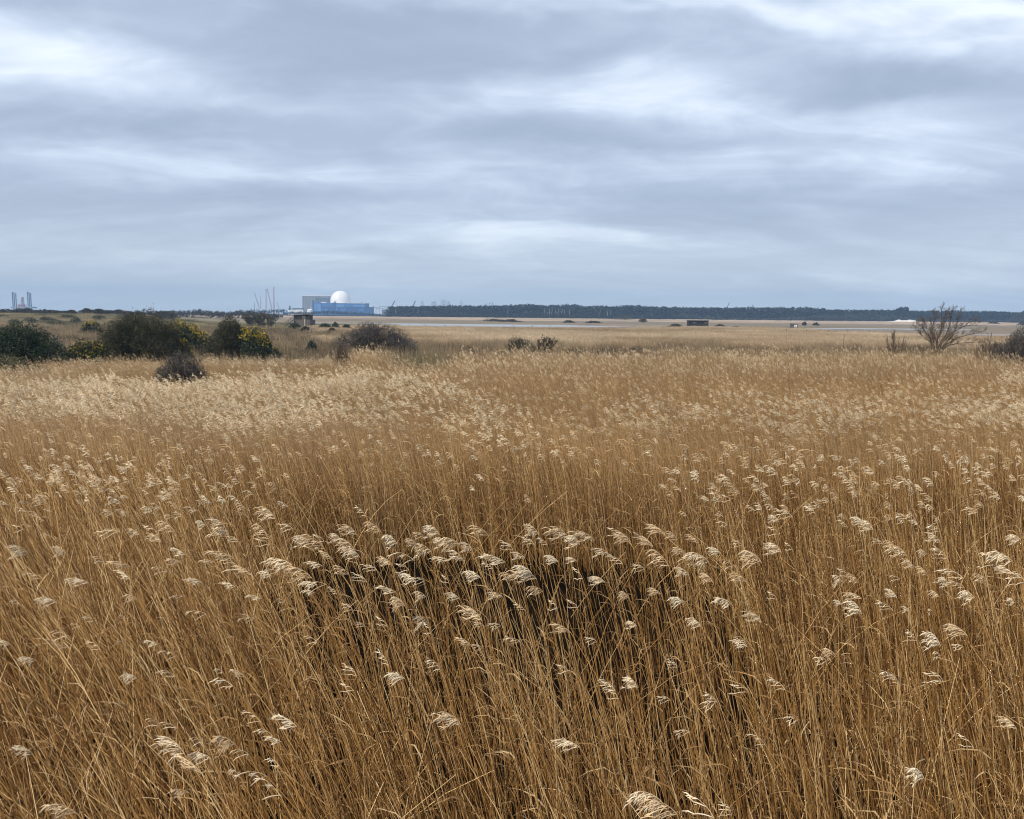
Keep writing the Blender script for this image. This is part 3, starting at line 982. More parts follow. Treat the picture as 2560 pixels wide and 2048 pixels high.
# switchyard gantries between the station and the wood
D = DP - 150
root = empty('switchyard_gantry', (at(952, 780, D).x, D, 0))
tag(root, 'open grey steel frames of a switchyard between station and wood', 'gantry')
lx = root.location.x
for x0 in (934, 940, 948, 957, 962, 968, 974):
    t_, y0 = at(x0, 767.5, D), at(x0, 786, D)
    mb = MB()
    for s in (-0.7, 0.7):
        mb.bar((t_.x - lx + s, 0, 0), (t_.x - lx + s * .6, 0, t_.z), 0.22, 0, 4)
    z = 1.0
    while z < t_.z - 2:
        mb.bar((t_.x - lx - .7, 0, z), (t_.x - lx + .65, 0, z + 1.8), 0.1, 0, 4)
        z += 1.8
    mb.build('lattice_post', M['steel'], root)
for x0, x1, yy in ((934, 948, 769.5), (948, 975, 766.8), (940, 974, 773), (957, 975, 777)):
    a, b = at(x0, yy, D), at(x1, yy, D)
    mb = MB()
    mb.bar((a.x - lx, 0, a.z), (b.x - lx, 0, a.z), 0.2); mb.bar((a.x - lx, 0, a.z + 1.2), (b.x - lx, 0, a.z + 1.2), 0.2)
    x = a.x - lx
    while x < b.x - lx - 1.5:
        mb.bar((x, 0, a.z), (x + 1.5, 0, a.z + 1.2), 0.1)
        x += 1.5
    mb.build('cross_beam', M['steel'], root)
child_box(root, 'transformer', 955, 968, 774.5, D, 6, M['steel'], ybase=786, front=4)
root = empty('chimney_stack', (at(933.5, 780, D - 30).x, D - 30, 0))
tag(root, 'short dark rust-brown stack beside the dark blue building', 'chimney')
t_ = at(933.5, 765.5, D - 30)
MB().bar((0, 0, 0), (0, 0, t_.z - 3), 1.5, 0, 8, 1.1).build('flue', M['timber'], root)
MB().bar((0, 0, t_.z - 3), (0, 0, t_.z), 1.35, 0, 8, 0.7).build('cap', M['dark_steel'], root)


def lattice(mb, a, b, w, r=0.14, step=None):
    a, b = Vector(a), Vector(b)
    d = (b - a).normalized()
    s = Vector((0, 1, 0)) if abs(d.y) < 0.9 else Vector((1, 0, 0))
    u = d.cross(s).normalized() * (w / 2)
    v = d.cross(u).normalized() * (w / 2)
    cs = [u + v, u - v, -u - v, -u + v]
    for q in cs:
        mb.bar(a + q, b + q * 0.55, r)
    ln = (b - a).length
    step = step or w * 1.3
    n = max(2, int(ln / step))
    for i in range(n):
        f0, f1 = i / n, (i + 1) / n
        for j in range(4):
            q0, q1 = cs[j] * (1 - .45 * f0), cs[(j + 1) % 4] * (1 - .45 * f1)
            mb.bar(a + d * ln * f0 + q0, a + d * ln * f1 + q1, r * 0.55)


def crane(label, base_px, D, segs, mat, w=1.6, ybase=774, r=0.16, group=None):
    """crawler crane: lattice boom pieces given as pixel pairs"""
    b = at(base_px, ybase, D)
    root = empty('crawler_crane', (b.x, D, 0))
    tag(root, label, 'crane', group)
    lx = b.x
    for nm, (x0, y0), (x1, y1), ww in segs:
        p, q = at(x0, y0, D), at(x1, y1, D)
        mb = MB()
        lattice(mb, (p.x - lx, 0, max(p.z, 2.5)), (q.x - lx, 0, q.z), ww, r)
        mb.bar((q.x - lx - .6, 0, q.z), (q.x - lx + .6, 0, q.z + .8), ww * 0.45, 0, 6)
        mb.build(nm, mat, root)
    mb = MB()
    mb.box(-3.2, 3.2, -2.0, 2.0, 1.6, 4.4)
    mb.build('cab', M['crane_red'], root)
    for s in (-1, 1):
        MB().box(-4.2, 4.2, s * 2.6 - 0.6, s * 2.6 + 0.6, 0, 1.5).build('crawler_track', M['dark_steel'], root)
    return root


P3 = lambda x, y: (x / 5.39 + 600, y / 5.39 + 690)
DC = 1950.0
crane('thin red crane with its boom leaning left, leftmost of the far cranes', 648, DC, [('boom', P3(262, 440), P3(198, 240), 1.6)], M['crane_red'])
crane('slender grey upright crane mast just right of the leaning crane', 652, DC + 40, [('boom', P3(280, 450), P3(280, 270), 1.2)], M['steel'], r=0.12)
crane('red crane with an upright boom and a jib sloping down to its right', 666, DC, [('boom', P3(352, 450), P3(351, 188), 2.2), ('jib', P3(430, 450), P3(368, 180), 1.7), ('strut', P3(351, 188), P3(368, 178), 1.2)], M['crane_red'])
crane('tallest red crane with a single upright boom and dark tip', 685, DC - 20, [('boom', P3(457, 470), P3(455, 152), 2.4)], M['crane_red'], r=0.2)
crane('small grey crane jib leaning left of the low sheds', 695, DC + 60, [('boom', P3(520, 440), P3(505, 368), 1.2)], M['steel'], r=0.12)
crane('short thin grey mast left of the leaning red crane', 636, DC + 30, [('boom', P3(195, 450), P3(195, 370), 1.0)], M['steel'], r=0.12)
P4 = lambda x, y: (x / 5.39 + 960, y / 5.39 + 730)
crane('dark crane boom slanting up right above the left end of the wood', 980, 1500, [('boom', P4(90, 230), P4(140, 128), 1.8)], M['dark_steel'], ybase=780, r=0.25)
crane('dark crane boom slanting above the wood nearest the pylons', 1032, 1500, [('boom', P4(380, 220), P4(420, 126), 1.9)], M['dark_steel'], ybase=780, r=0.3)
crane('thin dark crane boom leaning above the middle of the wood', 1815, 1500, [('boom', (1815, 775), (1823, 757), 1.0)], M['dark_steel'], ybase=780, r=0.15)


def pylon(label, px, ytop, D, arm, group=None):
    b = at(px, ytop, D)
    root = empty('pylon', (b.x, D, 0))
    tag(root, label, 'pylon', group)
    h = b.z
    mb = MB()
    for sx in (-1, 1):
        for sy in (-1, 1):
            mb.bar((sx * 4, sy * 4, 0), (sx * .9, sy * .9, h * .72), 0.22)
            mb.bar((sx * .9, sy * .9, h * .72), (0, 0, h), 0.2)
    for i in range(12):
        z0, z1 = h * .06 * i, h * .06 * (i + 1)
        w0, w1 = 4 - 3.1 * z0 / (h * .72), 4 - 3.1 * z1 / (h * .72)
        for s in (-1, 1):
            mb.bar((-s * w0, -w0, z0), (s * w1, -w1, z1), 0.12); mb.bar((-s * w0, w0, z0), (s * w1, w1, z1), 0.12)
    mb.build('tower', M['steel'], root)
    for f, a in ((0.66, 1.0), (0.78, .75), (0.90, 0.6)):
        m2 = MB()
        z = h * f
        for s in (-1, 1):
            m2.bar((0, -.6, z), (s * arm * a, 0, z - .4), 0.2); m2.bar((0, .6, z), (s * arm * a, 0, z - .4), 0.2)
            m2.bar((0, 0, z + 2.2), (s * arm * a, 0, z - .4), 0.2)
            m2.bar((s * arm * a, 0, z - .4), (s * arm * a, 0, z - 2.6), 0.15)
        m2.build('cross_arm', M['steel'], root)
    return root


pylon('tallest pylon with wide cross arms above the wood', 1109, 748.5, 1700, 10)
pylon('grey pylon just left of the tallest pylon', 1086.5, 752.5, 1750, 8)
pylon('faint grey pylon just right of the tallest pylon', 1121.5, 752, 1950, 7)
pylon('faint pylon between the slanting boom and the taller pylons', 1055.5, 752, 2050, 7)
pylon('faint pylon standing apart to the right of the pylon cluster', 1153, 751, 2000, 7)
pylon('faintest pylon low on the skyline before the two dark posts', 1215, 757, 2200, 7)
for i, (px, yt, lb) in enumerate(((1080, 755, 'dark short post beside the second pylon above the wood'), (1224.5, 757, 'left one of two dark posts together above the wood'), (1230.5, 756, 'right one of two dark posts together above the wood'),
                                  (1882, 761, 'thin pale mast above the right half of the wood'), (1956, 765, 'short thin mast low on the right half of the wood'))):
    b = at(px, yt, 1300)
    root = empty('mast', (b.x, 1300, 0))
    tag(root, lb, 'mast')
    MB().bar((0, 0, 0), (0, 0, b.z), 0.55 if i < 3 else 0.4, 0, 6, 0.35).build('pole', M['steel'] if i > 2 else M['dark_steel'], root)
    MB().box(-1.0, 1.0, -.3, .3, b.z - 1.6, b.z - 1.2).build('bracket', M['dark_steel'], root)

# jack-up barge out at sea
D = 2400.0
b = at(54, 768, D)
root = empty('jackup_barge', (b.x, D, 0))
tag(root, 'jack-up barge with tall dark legs and a pink-red crane beyond the dunes', 'barge')
lx = b.x
P1 = lambda x, y: (x / 5.39, y / 5.39 + 700)
for x, y in ((166, 172), (187, 175), (211, 184), (369, 166), (391, 174), (412, 186)):
    oy = {166: 0, 187: 10, 211: 20, 369: 0, 391: 10, 412: 20}[x]
    t_ = at(*P1(x + 0, y), D + oy)
    lg = MB().bar((t_.x - lx, oy, 0), (t_.x - lx, oy, t_.z), 1.5, 0, 10, 1.5).build('leg', M['dark_steel'], root)
    MB().bar((t_.x - lx, oy, t_.z), (t_.x - lx, oy, t_.z + 1.2), 1.9, 0, 10).build('cap', M['dark_steel'], lg)
zt, zb = at(54, 767.0, D).z, at(54, 769, D).z
MB().box(at(28, 768, D).x - lx, at(80, 768, D).x - lx, -3, 24, zb - 2, zt).build('hull', M['concrete'], root)
a = at(*P1(237, 330), D); bb = at(*P1(315, 352), D)
MB().box(a.x - lx, bb.x - lx, 0, 10, zt, a.z).build('deckhouse', M['crane_pink'], root)
p, q = at(*P1(303, 345), D), at(*P1(296, 230), D)
cr = MB(); lattice(cr, (p.x - lx, 2, p.z), (q.x - lx, 2, q.z), 5.5, 0.65, 4)
cr = cr.build('crane_boom', M['crane_pink'], root)
p2 = at(*P1(255, 330), D)
MB().bar((q.x - lx, 2, q.z), (p2.x - lx, 2, p2.z), 0.25).build('stay_cable', M['crane_pink'], root)
p3 = at(*P1(345, 330), D)
MB().bar((p3.x - lx, 2, zt), (p3.x - lx, 2, p3.z), 0.8).build('winch_post', M['steel'], root)

# ------------------------------------------------------------------ bird hides, shed, sand heap, posts
def boards(root, name, x0, x1, y, z0, z1, n, mat, gap=0.012, th=0.025):
    """horizontal wall boards, each its own piece sharing one mesh"""
    hh = (z1 - z0) / n
    me = MB().box(x0, x1, -th, 0, 0.0, hh - gap).mesh(name, mat)
    for i in range(n):
        o = link(name, me, root, (0, y + (0.004 if i % 2 else 0), z0 + i * hh))


def bird_hide_near():
    D = 262.0
    a, b = at(734, 800, D), at(776, 800, D)
    z0 = at(755, 799.5, D).z
    zt = at(755, 786.5, D).z
    w = b.x - a.x
    dp = 3.2
    root = empty('bird_hide', ((a.x + b.x) / 2, D, 0))
    tag(root, 'black wooden bird hide with a ramp, at the left end of the lagoon', 'hide')
    h = w / 2
    fl = max(z0, 0.9)
    MB().box(-h, h, 0, dp, fl, zt - 0.05).build('wall', M['tarred'], root)
    boards(root, 'board', -h, h, -0.01, fl, fl + (zt - fl) * 0.5, 5, M['tarred'])
    boards(root, 'board', -h, h, -0.01, fl + (zt - fl) * 0.68, zt - 0.06, 3, M['tarred'])
    for i in range(4):
        x0 = -h + 0.25 + i * (w - 0.4) / 4
        wd = MB().box(x0, x0 + (w - .4) / 4 - 0.16, -0.035, 0.0, fl + (zt - fl) * .52, fl + (zt - fl) * .66).build('window', M['dark_open'], root)
    MB().box(h * .05, h * .42, -0.06, -0.03, fl + 0.02, fl + (zt - fl) * .8).build('door', M['timber'], root)
    mb = MB()
    V = [(-h - .35, -.45, zt + .12), (h + .35, -.45, zt - .02), (h + .35, dp + .4, zt + .22), (-h - .35, dp + .4, zt + .36)]
    V += [(x, y, z + .14) for x, y, z in V]
    mb.add(V, [(0, 3, 2, 1), (4, 5, 6, 7), (0, 1, 5, 4), (1, 2, 6, 5), (2, 3, 7, 6), (3, 0, 4, 7)], 0, False)
    mb.build('roof', M['felt'], root)
    boards(root, 'skirt_board', -h, h, .02, 0.0, fl - .02, 6, M['timber'])
    for x in (-h + .2, 0, h - .2):
        for y in (.2, dp - .2):
            MB().box(x - .1, x + .1, y - .1, y + .1, 0, fl).build('stilt', M['timber'], root)
    # ramp to the left and the screen to the right
    xl, xr = at(713, 803, D).x - root.location.x, at(789, 803, D).x - root.location.x
    mb = MB()
    V = [(xl, -.9, .35), (-h, -.9, fl), (-h, .4, fl), (xl, .4, .35)]
    V += [(x, y, z - .12) for x, y, z in V]
    mb.add(V, [(0, 1, 2, 3), (7, 6, 5, 4), (0, 4, 5, 1), (1, 5, 6, 2), (2, 6, 7, 3), (3, 7, 4, 0)], 0, False)
    mb.build('ramp', M['timber'], root)
    for i in range(5):
        x = xl + (-h - xl) * i / 4
        z = .35 + (fl - .35) * i / 4
        MB().box(x - .05, x + .05, -.95, -.85, 0, z + 1.0).build('rail_post', M['timber'], root)
    for q in (.55, .98):
        MB().bar((xl, -.98, .35 + q), (-h, -.98, fl + q), .05).build('rail', M['timber'], root)
    boards(root, 'screen_board', h + .02, xr, -.6, 0.15, at(782, 799.5, D).z, 7, M['tarred'])
    for x in (h + .1, (h + xr) / 2, xr - .05):
        MB().box(x - .06, x + .06, -.62, -.5, 0, at(782, 799, D).z).build('screen_post', M['timber'], root)
    MB().box(at(763, 800, D).x - root.location.x, at(765, 800, D).x - root.location.x, -1.2, -1.1, 0, at(764, 798, D).z).build('notice_board', M['pale_board'], root)


bird_hide_near()


def bird_hide_far():
    D = 392.0
    a, b = at(1721, 814, D), at(1771, 814, D)
    zt = at(1746, 801.5, D).z
    z0 = at(1746, 814.5, D).z
    w = b.x - a.x
    root = empty('bird_hide', ((a.x + b.x) / 2, D - 48, 0))
    s = (D - 48) / D
    root.location.x *= s
    h = w * s / 2
    D = D - 48
    zt, z0 = at(1746, 801.5, D).z, max(0.4, at(1746, 815, D).z)
    tag(root, 'long dark bird hide on the far bank in front of the wood', 'hide')
    MB().box(-h, h, 0, 3, z0, zt - .1).build('wall', M['tarred'], root)
    zz = zt - z0
    boards(root, 'board', -h, h, -.01, z0, z0 + zz * .42, 4, M['tarred'])
    boards(root, 'board', -h, h, -.01, z0 + zz * .78, zt - .1, 2, M['tarred'])
    for i in range(5):
        x0 = -h + .2 + i * (2 * h - .3) / 5
        MB().box(x0, x0 + (2 * h - .3) / 5 - .25, -.04, 0, z0 + zz * .47, z0 + zz * .70).build('slit_panel', M['timber'] if i in (1, 4) else M['dark_open'], root)  # two timber shutters; the others are dark panels painted as shaded slits
    mb = MB()
    mb.box(-h - .25, h + .25, -.4, 3.3, zt - .08, zt + .1)
    mb.build('roof', M['felt'], root)
    for x in (-h + .15, 0, h - .15):
        MB().box(x - .1, x + .1, .1, .3, 0, z0).build('stilt', M['timber'], root)


bird_hide_far()

D = 330.0
a, b = at(1979, 818, D), at(1994, 818, D)
root = empty('sluice_hut', ((a.x + b.x) / 2, D, 0))
tag(root, 'tiny grey hut with a pale end beside the right-hand water', 'hut')
h = (b.x - a.x) / 2
zt = at(1987, 809.5, D).z
MB().box(-h, h, 0, 2, .1, zt - .1).build('wall', M['timber'], root)
MB().box(-.1, h * .75, -.03, 0, zt * .35, zt * .8).build('panel', M['white'], root)
MB().box(.25, h * .55, -.06, -.032, zt * .42, zt * .65).build('window', M['dark_open'], root)
MB().box(-h - .15, h + .15, -.2, 2.2, zt - .1, zt + .02).build('roof', M['felt'], root)

D = 880.0
a, b = at(2214, 806, D), at(2297, 806, D)
mb = MB()
wd = b.x - a.x
prof = lambda u: np.interp(u, [0, .1, .25, .38, .45, .6, .72, .86, 1], [0, .45, .55, 1, .8, .72, 1.0, .85, 0])
hz = at(2255, 799, D).z
V, F = grid_mesh(np.linspace(-wd / 2, wd / 2, 61), np.linspace(-5, 5, 13), lambda x, y: hz * prof(x / wd + .5) * np.sqrt(np.maximum(0, 1 - (y / 5) ** 2)) * (1 + .12 * vnoise(x, y, 2, 5)))
mb.add(V, F)
o = mb.build('sand_heap', M['sand'], None, ((a.x + b.x) / 2, D, 0))
tag(o, 'long white heap of sand at the foot of the wood', 'heap')

# posts standing in and beside the water
def post(px, yb, yt, D, r, name, label, cat, group=None, wire=False):
    t_ = at(px, yt, D)
    o = MB().bar((0, 0, 0), (0.02, 0, t_.z), r, 0, 6, r * .85).build(name, M['timber'], None, (t_.x, D, 0))
    tag(o, label, cat, group)
    m = MB().bar((0.02, 0, t_.z), (0.02, 0, t_.z + .03), r * 1.05, 0, 6, r * .4).build('cap', M['timber'], o)


for px in (1023, 1063, 1113, 1284, 1331, 1375, 1450, 1520, 1655):
    post(px, 816, 811.5 + (px - 1023) * .0085, 249 if px < 1400 else 266, .12, 'fence_post', 'short dark post at the near edge of the long lagoon', 'post', 'posts along the near edge of the lagoon')
for px in (1966, 2017, 2072, 2119.5, 2172.5):
    post(px, 833, 823.5 + (px - 1966) * .014, 208, .10, 'fence_post', 'short dark post beside the right-hand strip of water', 'post', 'posts along the right-hand water')
post(2478, 840, 832, 150, .10, 'fence_post', 'taller dark post right of the bare tree against the water', 'post')
post(2110, 870, 836, 90, .035, 'stake', 'thin dark stake standing alone in the rough grass', 'stake')
post(687.5, 806, 790, 200, .07, 'stake', 'thin dark stake in front of the grey thicket', 'stake')

# ------------------------------------------------------------------ shrubs and bare trees
def bush_px(kind, name, label, cat, x0, x1, ytop, d, mat, seed, **kw):
    z0 = float(dune_z((x0 + x1) / 2 / F_PX * d - CX / F_PX * d, d)) - 0.05 if d > 205 else 0.0
    if kw.pop('flat', False):
        z0 = 0.0
    z0 = max(z0, 0.0)
    x, w, h = span(x0, x1, ytop, d, z0)
    h = max(h, 0.6)
    return (leafy_bush if kind == 'leafy' else bare_shrub)(name, label, cat, x, d, w, h, mat, seed, z0=z0, **kw)


bush_px('leafy', 'hawthorn_bush', 'largest dark green bush, rounded and taller than the skyline', 'bush', 250, 438, 768, 60, M['evergreen'], 101, n=46000, size=0.075, lobes=9, twigs=620, aspect=4.5, drift=(0.6, 0, .2), apex=.08)
bush_px('leafy', 'hawthorn_bush', 'second dark green domed bush between two yellow gorse patches', 'bush', 518, 634, 790, 70, M['evergreen'], 102, n=26000, size=0.075, lobes=7, apex=.05, twigs=160, aspect=3.5, drift=(0.5, 0, .1))
bush_px('leafy', 'gorse_bush', 'dark blue-green gorse thicket left of the yellow speckled gorse', 'bush', -60, 172, 802, 54, M['gorse'], 103, n=30000, size=0.065, lobes=9, depth=3.0, twigs=140, apex=-.35)
bush_px('leafy', 'gorse_bush', 'low olive scrub in front of the dark thicket at the left edge', 'bush', -80, 128, 884, 47, M['olive'], 122, n=9000, size=0.07, lobes=8, depth=2.5, twigs=60, aspect=5, drift=(0, 0, .8), apex=-.4)
bush_px('leafy', 'gorse_bush', 'low gorse with scattered yellow flowers beside the largest bush', 'bush', 165, 272, 838, 57, M['gorse'], 104, n=6000, size=0.075, lobes=5, blossom=900, twigs=40, blossom_top=.35)
bush_px('leafy', 'gorse_bush', 'bright yellow gorse showing over the right shoulder of the largest bush', 'bush', 412, 530, 796, 74, M['gorse'], 105, n=7000, size=0.09, lobes=6, blossom=1700, twigs=40, blossom_top=.80, apex=-.55)
bush_px('leafy', 'gorse_bush', 'small orange-yellow gorse at the right foot of the largest bush', 'bush', 425, 482, 836, 62, M['olive'], 106, n=3000, size=0.075, lobes=3, blossom=380, twigs=30, blossom_top=.82, apex=-.3)
bush_px('leafy', 'gorse_bush', 'yellow gorse sloping down the right side of the second bush', 'bush', 604, 696, 812, 66, M['gorse'], 107, n=5200, size=0.085, lobes=5, blossom=1100, twigs=40, blossom_top=.72, apex=-.7)
bush_px('leafy', 'gorse_bush', 'small distant yellow gorse on the tan heath left of the largest bush', 'bush', 205, 256, 799, 140, M['gorse'], 108, n=1600, size=0.14, lobes=4, blossom=420, twigs=20, depth=2, blossom_top=.78)
bush_px('leafy', 'bare_bush', 'round grey bare bush standing among the reeds in front', 'bush', 400, 512, 872, 43, M['twig_grey'], 109, n=9000, size=0.085, lobes=4, twigs=260, aspect=9)
bush_px('leafy', 'willow_thicket', 'wide grey-brown bare thicket sloping to both sides', 'thicket', 832, 1040, 803, 78, M['twig_grey'], 110, n=17000, size=0.13, lobes=8, twigs=320, aspect=8, depth=4, apex=-.12)
bush_px('bare', 'bare_bush', 'small dark bare bush at the left foot of the wide thicket', 'bush', 826, 880, 856, 54, M['twig_brown'], 111, stems=16, children=(6, 6, 5), radius=0.02, min_r=0.008)
bush_px('leafy', 'evergreen_bush', 'small dark upright evergreen alone in the rough grass', 'bush', 767, 791, 850, 86, M['gorse'], 112, n=1500, size=0.08, lobes=3, twigs=30)
bush_px('leafy', 'willow_bush', 'round grey-green bush in the middle of the rough grass', 'bush', 1254, 1340, 837, 72, M['willow'], 113, n=6500, size=0.09, lobes=4, twigs=200, aspect=6, drift=(-.2, 0, .4))
bush_px('bare', 'bare_bush', 'ragged brown dead bush right of the round grey-green bush', 'bush', 1342, 1392, 836, 80, M['twig_brown'], 114, stems=14, children=(6, 5, 4), radius=0.03, min_r=0.012, leaves=900, leafmat=M['scrub'], leafsize=.09)
bush_px('bare', 'bare_bush', 'tiny dark bush left of the round grey-green bush', 'bush', 1180, 1204, 868, 66, M['twig_grey'], 115, stems=10, children=(5, 5, 4), radius=0.015, min_r=0.009)
bush_px('bare', 'bare_sapling', 'small bare upright shrub left of the spreading bare tree', 'shrub', 2212, 2258, 812, 74, M['twig_brown'], 116, stems=9, children=(6, 5, 4), radius=0.022, min_r=0.008, up=.6, spread=.4)
bush_px('leafy', 'bare_bush', 'grey-brown bare thicket right of the spreading bare tree', 'thicket', 2436, 2520, 836, 55, M['twig_brown'], 117, n=5200, size=0.15, lobes=5, twigs=320, aspect=13, drift=(0, 0, 1.4))
bush_px('leafy', 'bare_bush', 'taller dark bare bush at the right edge of the marsh', 'bush', 2492, 2610, 812, 52, M['twig_grey'], 118, n=8000, size=0.16, lobes=5, twigs=420, aspect=13, drift=(0, 0, 1.2), apex=.2)
bush_px('bare', 'bare_bush', 'thin low shrub beside the lone stake', 'shrub', 2118, 2156, 856, 80, M['twig_brown'], 119, stems=8, children=(5, 5, 4), radius=0.015, min_r=0.008, up=.5)
bush_px('bare', 'bare_thicket', 'grey leafless thicket below the tallest crane', 'thicket', 612, 692, 778, 225, M['twig_grey'], 120, stems=30, children=(6, 5, 4), radius=0.06, min_r=0.035, flat=True, leaves=1500, leafmat=M['olive'], leafsize=.22)
for i, (x0, x1, yt, d, lb) in enumerate(((722, 752, 806, 205, 'low dark gorse in front of the ramp of the near hide'), (796, 828, 806.5, 200, 'flat dark gorse right of the near hide'), (826, 848, 805.5, 198, 'dark gorse with two humps right of the near hide'),
                                         (856, 876, 808.5, 195, 'small dark gorse at the left end of the wide thicket'), (752, 778, 814, 170, 'brownish low bush in front of the near hide'), (815, 842, 818, 160, 'brownish low bush below the dark gorse row'))):
    bush_px('leafy', 'gorse_bush', lb, 'bush', x0, x1, yt, d, M['gorse'] if i < 4 else M['scrub'], 130 + i, n=1500, size=0.16, lobes=4, twigs=20, depth=2.0, flat=True)
for i, (x0, x1, yt, d, mk, lb) in enumerate(((1204, 1262, 796.5, 470, 'scrub', 'low dark bush group on the far bank, left of centre'), (1252, 1301, 797, 455, 'scrub', 'dark bush with a flat right end on the far bank'),
                                             (1408, 1436, 800.5, 430, 'scrub', 'small rounded dark bush on the far bank'), (1464, 1502, 801.5, 430, 'scrub', 'flat dark bush on the far bank beside the small rounded one'),
                                             (1536, 1582, 788.5, 700, 'olive', 'greenish clump of trees in front of the dark wood'), (1598, 1617, 793, 520, 'olive', 'round grey-green bush on the far bank'),
                                             (1672, 1706, 809, 345, 'scrub', 'low dark bush left of the long dark hide'), (1788, 1812, 810, 345, 'scrub', 'small dark bush right of the long dark hide'),
                                             (1812, 1895, 803, 600, 'scrub', 'long low dark scrub right of the long dark hide'), (2008, 2014, 804, 420, 'scrub', 'tiny upright bush right of the sluice hut'),
                                             (2034, 2047, 806, 420, 'scrub', 'tiny rounded bush on the right far bank'), (2470, 2496, 803, 620, 'sallow', 'pale rounded bush on the far bank right of the bare tree'),
                                             (2548, 2580, 801, 560, 'sallow', 'pale grey bush on the far bank at the right edge'), (1828, 1850, 815, 300, 'scrub', 'dark low bush at the near shore right of the long hide'))):
    bush_px('leafy', 'marsh_bush', lb, 'bush', x0, x1, yt, d, M[mk], 150 + i, n=900, size=0.35 if d > 400 else 0.22, lobes=4, twigs=14, depth=4.0, flat=True)

# scrub on the dune ridge
ridge = [(-10, 40, 771.5), (36, 60, 769.5), (52, 80, 768), (80, 130, 773), (120, 150, 774.5), (150, 180, 775.5), (168, 186, 775), (204, 224, 770), (222, 245, 773.5), (240, 258, 770.5), (255, 285, 774.5), (282, 305, 773), (300, 330, 775),
         (330, 356, 776), (395, 415, 776), (410, 440, 777.5)]
for i, (x0, x1, yt) in enumerate(ridge):
    lb = {7: 'largest dark hump of scrub on the dune ridge', 9: 'second dark hump of scrub on the dune ridge', 2: 'dark scrub on the ridge below the jack-up barge'}.get(i, 'low dark scrub along the top of the dune ridge')
    bush_px('leafy', 'dune_shrub', lb, 'shrub', x0 - 4, x1 + 4, yt, 318 + (i % 3) * 6, M['scrub'], 180 + i, n=1100, size=0.24, lobes=4, twigs=10, depth=5.0,
            group=None if i in (7, 9, 2) else 'scrub along the dune ridge')
for i, (x0, x1, yt, d) in enumerate(((100, 130, 790, 262), (150, 190, 786, 280), (176, 200, 792, 258), (60, 88, 793, 250), (230, 260, 786, 285), (120, 160, 797, 235), (20, 50, 797, 235), (290, 330, 783, 300))):
    bush_px('leafy', 'dune_shrub', 'small olive shrub on the grassy slope of the dunes', 'shrub', x0, x1, yt, d, M['olive'], 210 + i, n=700, size=0.2, lobes=3, twigs=10, depth=3.0, group='olive shrubs on the dune slope')


def bare_tree():
    d = 66.0
    rg = np.random.default_rng(77)
    b = at(2345, 880, d)
    root = empty('bare_tree', (b.x, d, 0))
    tag(root, 'spreading leafless tree with several trunks and low limbs reaching right', 'tree')
    P7 = lambda x, y: (x / 4.687 + 2100, y / 4.687 + 730)
    limbs = [([(1125, 760), (1125, 640), (1150, 520), (1190, 390), (1195, 205)], .085), ([(1120, 770), (1080, 640), (1075, 570), (1010, 480), (930, 400)], .06), ([(1140, 760), (1130, 640), (1110, 520), (1030, 420), (960, 350)], .06),
             ([(1140, 770), (1150, 650), (1240, 510), (1290, 370), (1310, 235)], .075), ([(1150, 770), (1170, 660), (1280, 560), (1370, 420), (1390, 260)], .06), ([(1160, 770), (1200, 660), (1320, 610), (1480, 590), (1680, 590)], .06),
             ([(1160, 775), (1190, 640), (1330, 560), (1500, 500), (1640, 470)], .055), ([(1150, 770), (1180, 600), (1340, 460), (1480, 390), (1580, 370)], .05), ([(1130, 770), (1100, 600), (1080, 480), (1090, 380), (1110, 290)], .05),
             ([(1110, 775), (1090, 700), (1070, 580), (960, 510), (905, 440)], .05), ([(1130, 770), (1140, 600), (1170, 470), (1230, 370), (1250, 260)], .055)]
    mbt = MB()
    allP, allR = [], []
    for i, (pts, r0) in enumerate(limbs):
        oy = rg.uniform(-1.4, 1.4)
        P = np.array([[(lambda v: (v.x - b.x, oy * k / 4, max(v.z, 0.05)))(at(*P7(*q), d + oy * k / 4)) for k, q in enumerate(pts)]])
        P[0, 0, 2] = 0.0
        P[0, 0, 0] = P[0, 0, 0] * 0.6
        # resample smoothly
        tt = np.linspace(0, 4, 13)
        Q = np.stack([np.interp(tt, range(5), P[0, :, c]) for c in range(3)], -1)
        Q[1:-1] = (Q[:-2] + 2 * Q[1:-1] + Q[2:]) / 4
        Q[2:] += rg.normal(0, .035, Q[2:].shape)
        rr = r0 * np.linspace(.9, .15, 13)
        V, F = tubes(Q[None], rr[None], 6)
        MB().add(V, F, 0, True, .35 + .3 * rg.random()).build('limb', M['bark'], root)
        allP.append(Q); allR.append(rr)
    # branches and twigs from the limbs
    pos, dirs = [], []
    for Q in allP:
        for k in range(4, 13):
            for _ in range(3):
                pos.append(Q[k] + rg.uniform(-.03, .03, 3))
                tdir = unit(Q[min(k + 1, 12)] - Q[k - 1])
                dirs.append(unit(tdir + rg.normal(0, .5, 3) + np.array([0, 0, .35])))
    lv = branch_levels(rg, dirs, pos, .52, .013, 3, (5, 4), .5, .62, .4, (0.1, 0, 0))
    mb = MB()
    for P, Rr in lv:
        V, F = tubes(P, np.maximum(Rr, .0045), 3)
        mb.add(V, F, 0, True, np.repeat(rg.random(len(P)), P.shape[1] * 3))
    o = mb.build('twigs', M['twig_brown'], root)
    o['kind'] = 'stuff'


bare_tree()

# ------------------------------------------------------------------ reeds
WIND = math.pi                                   # plumes stream to the left


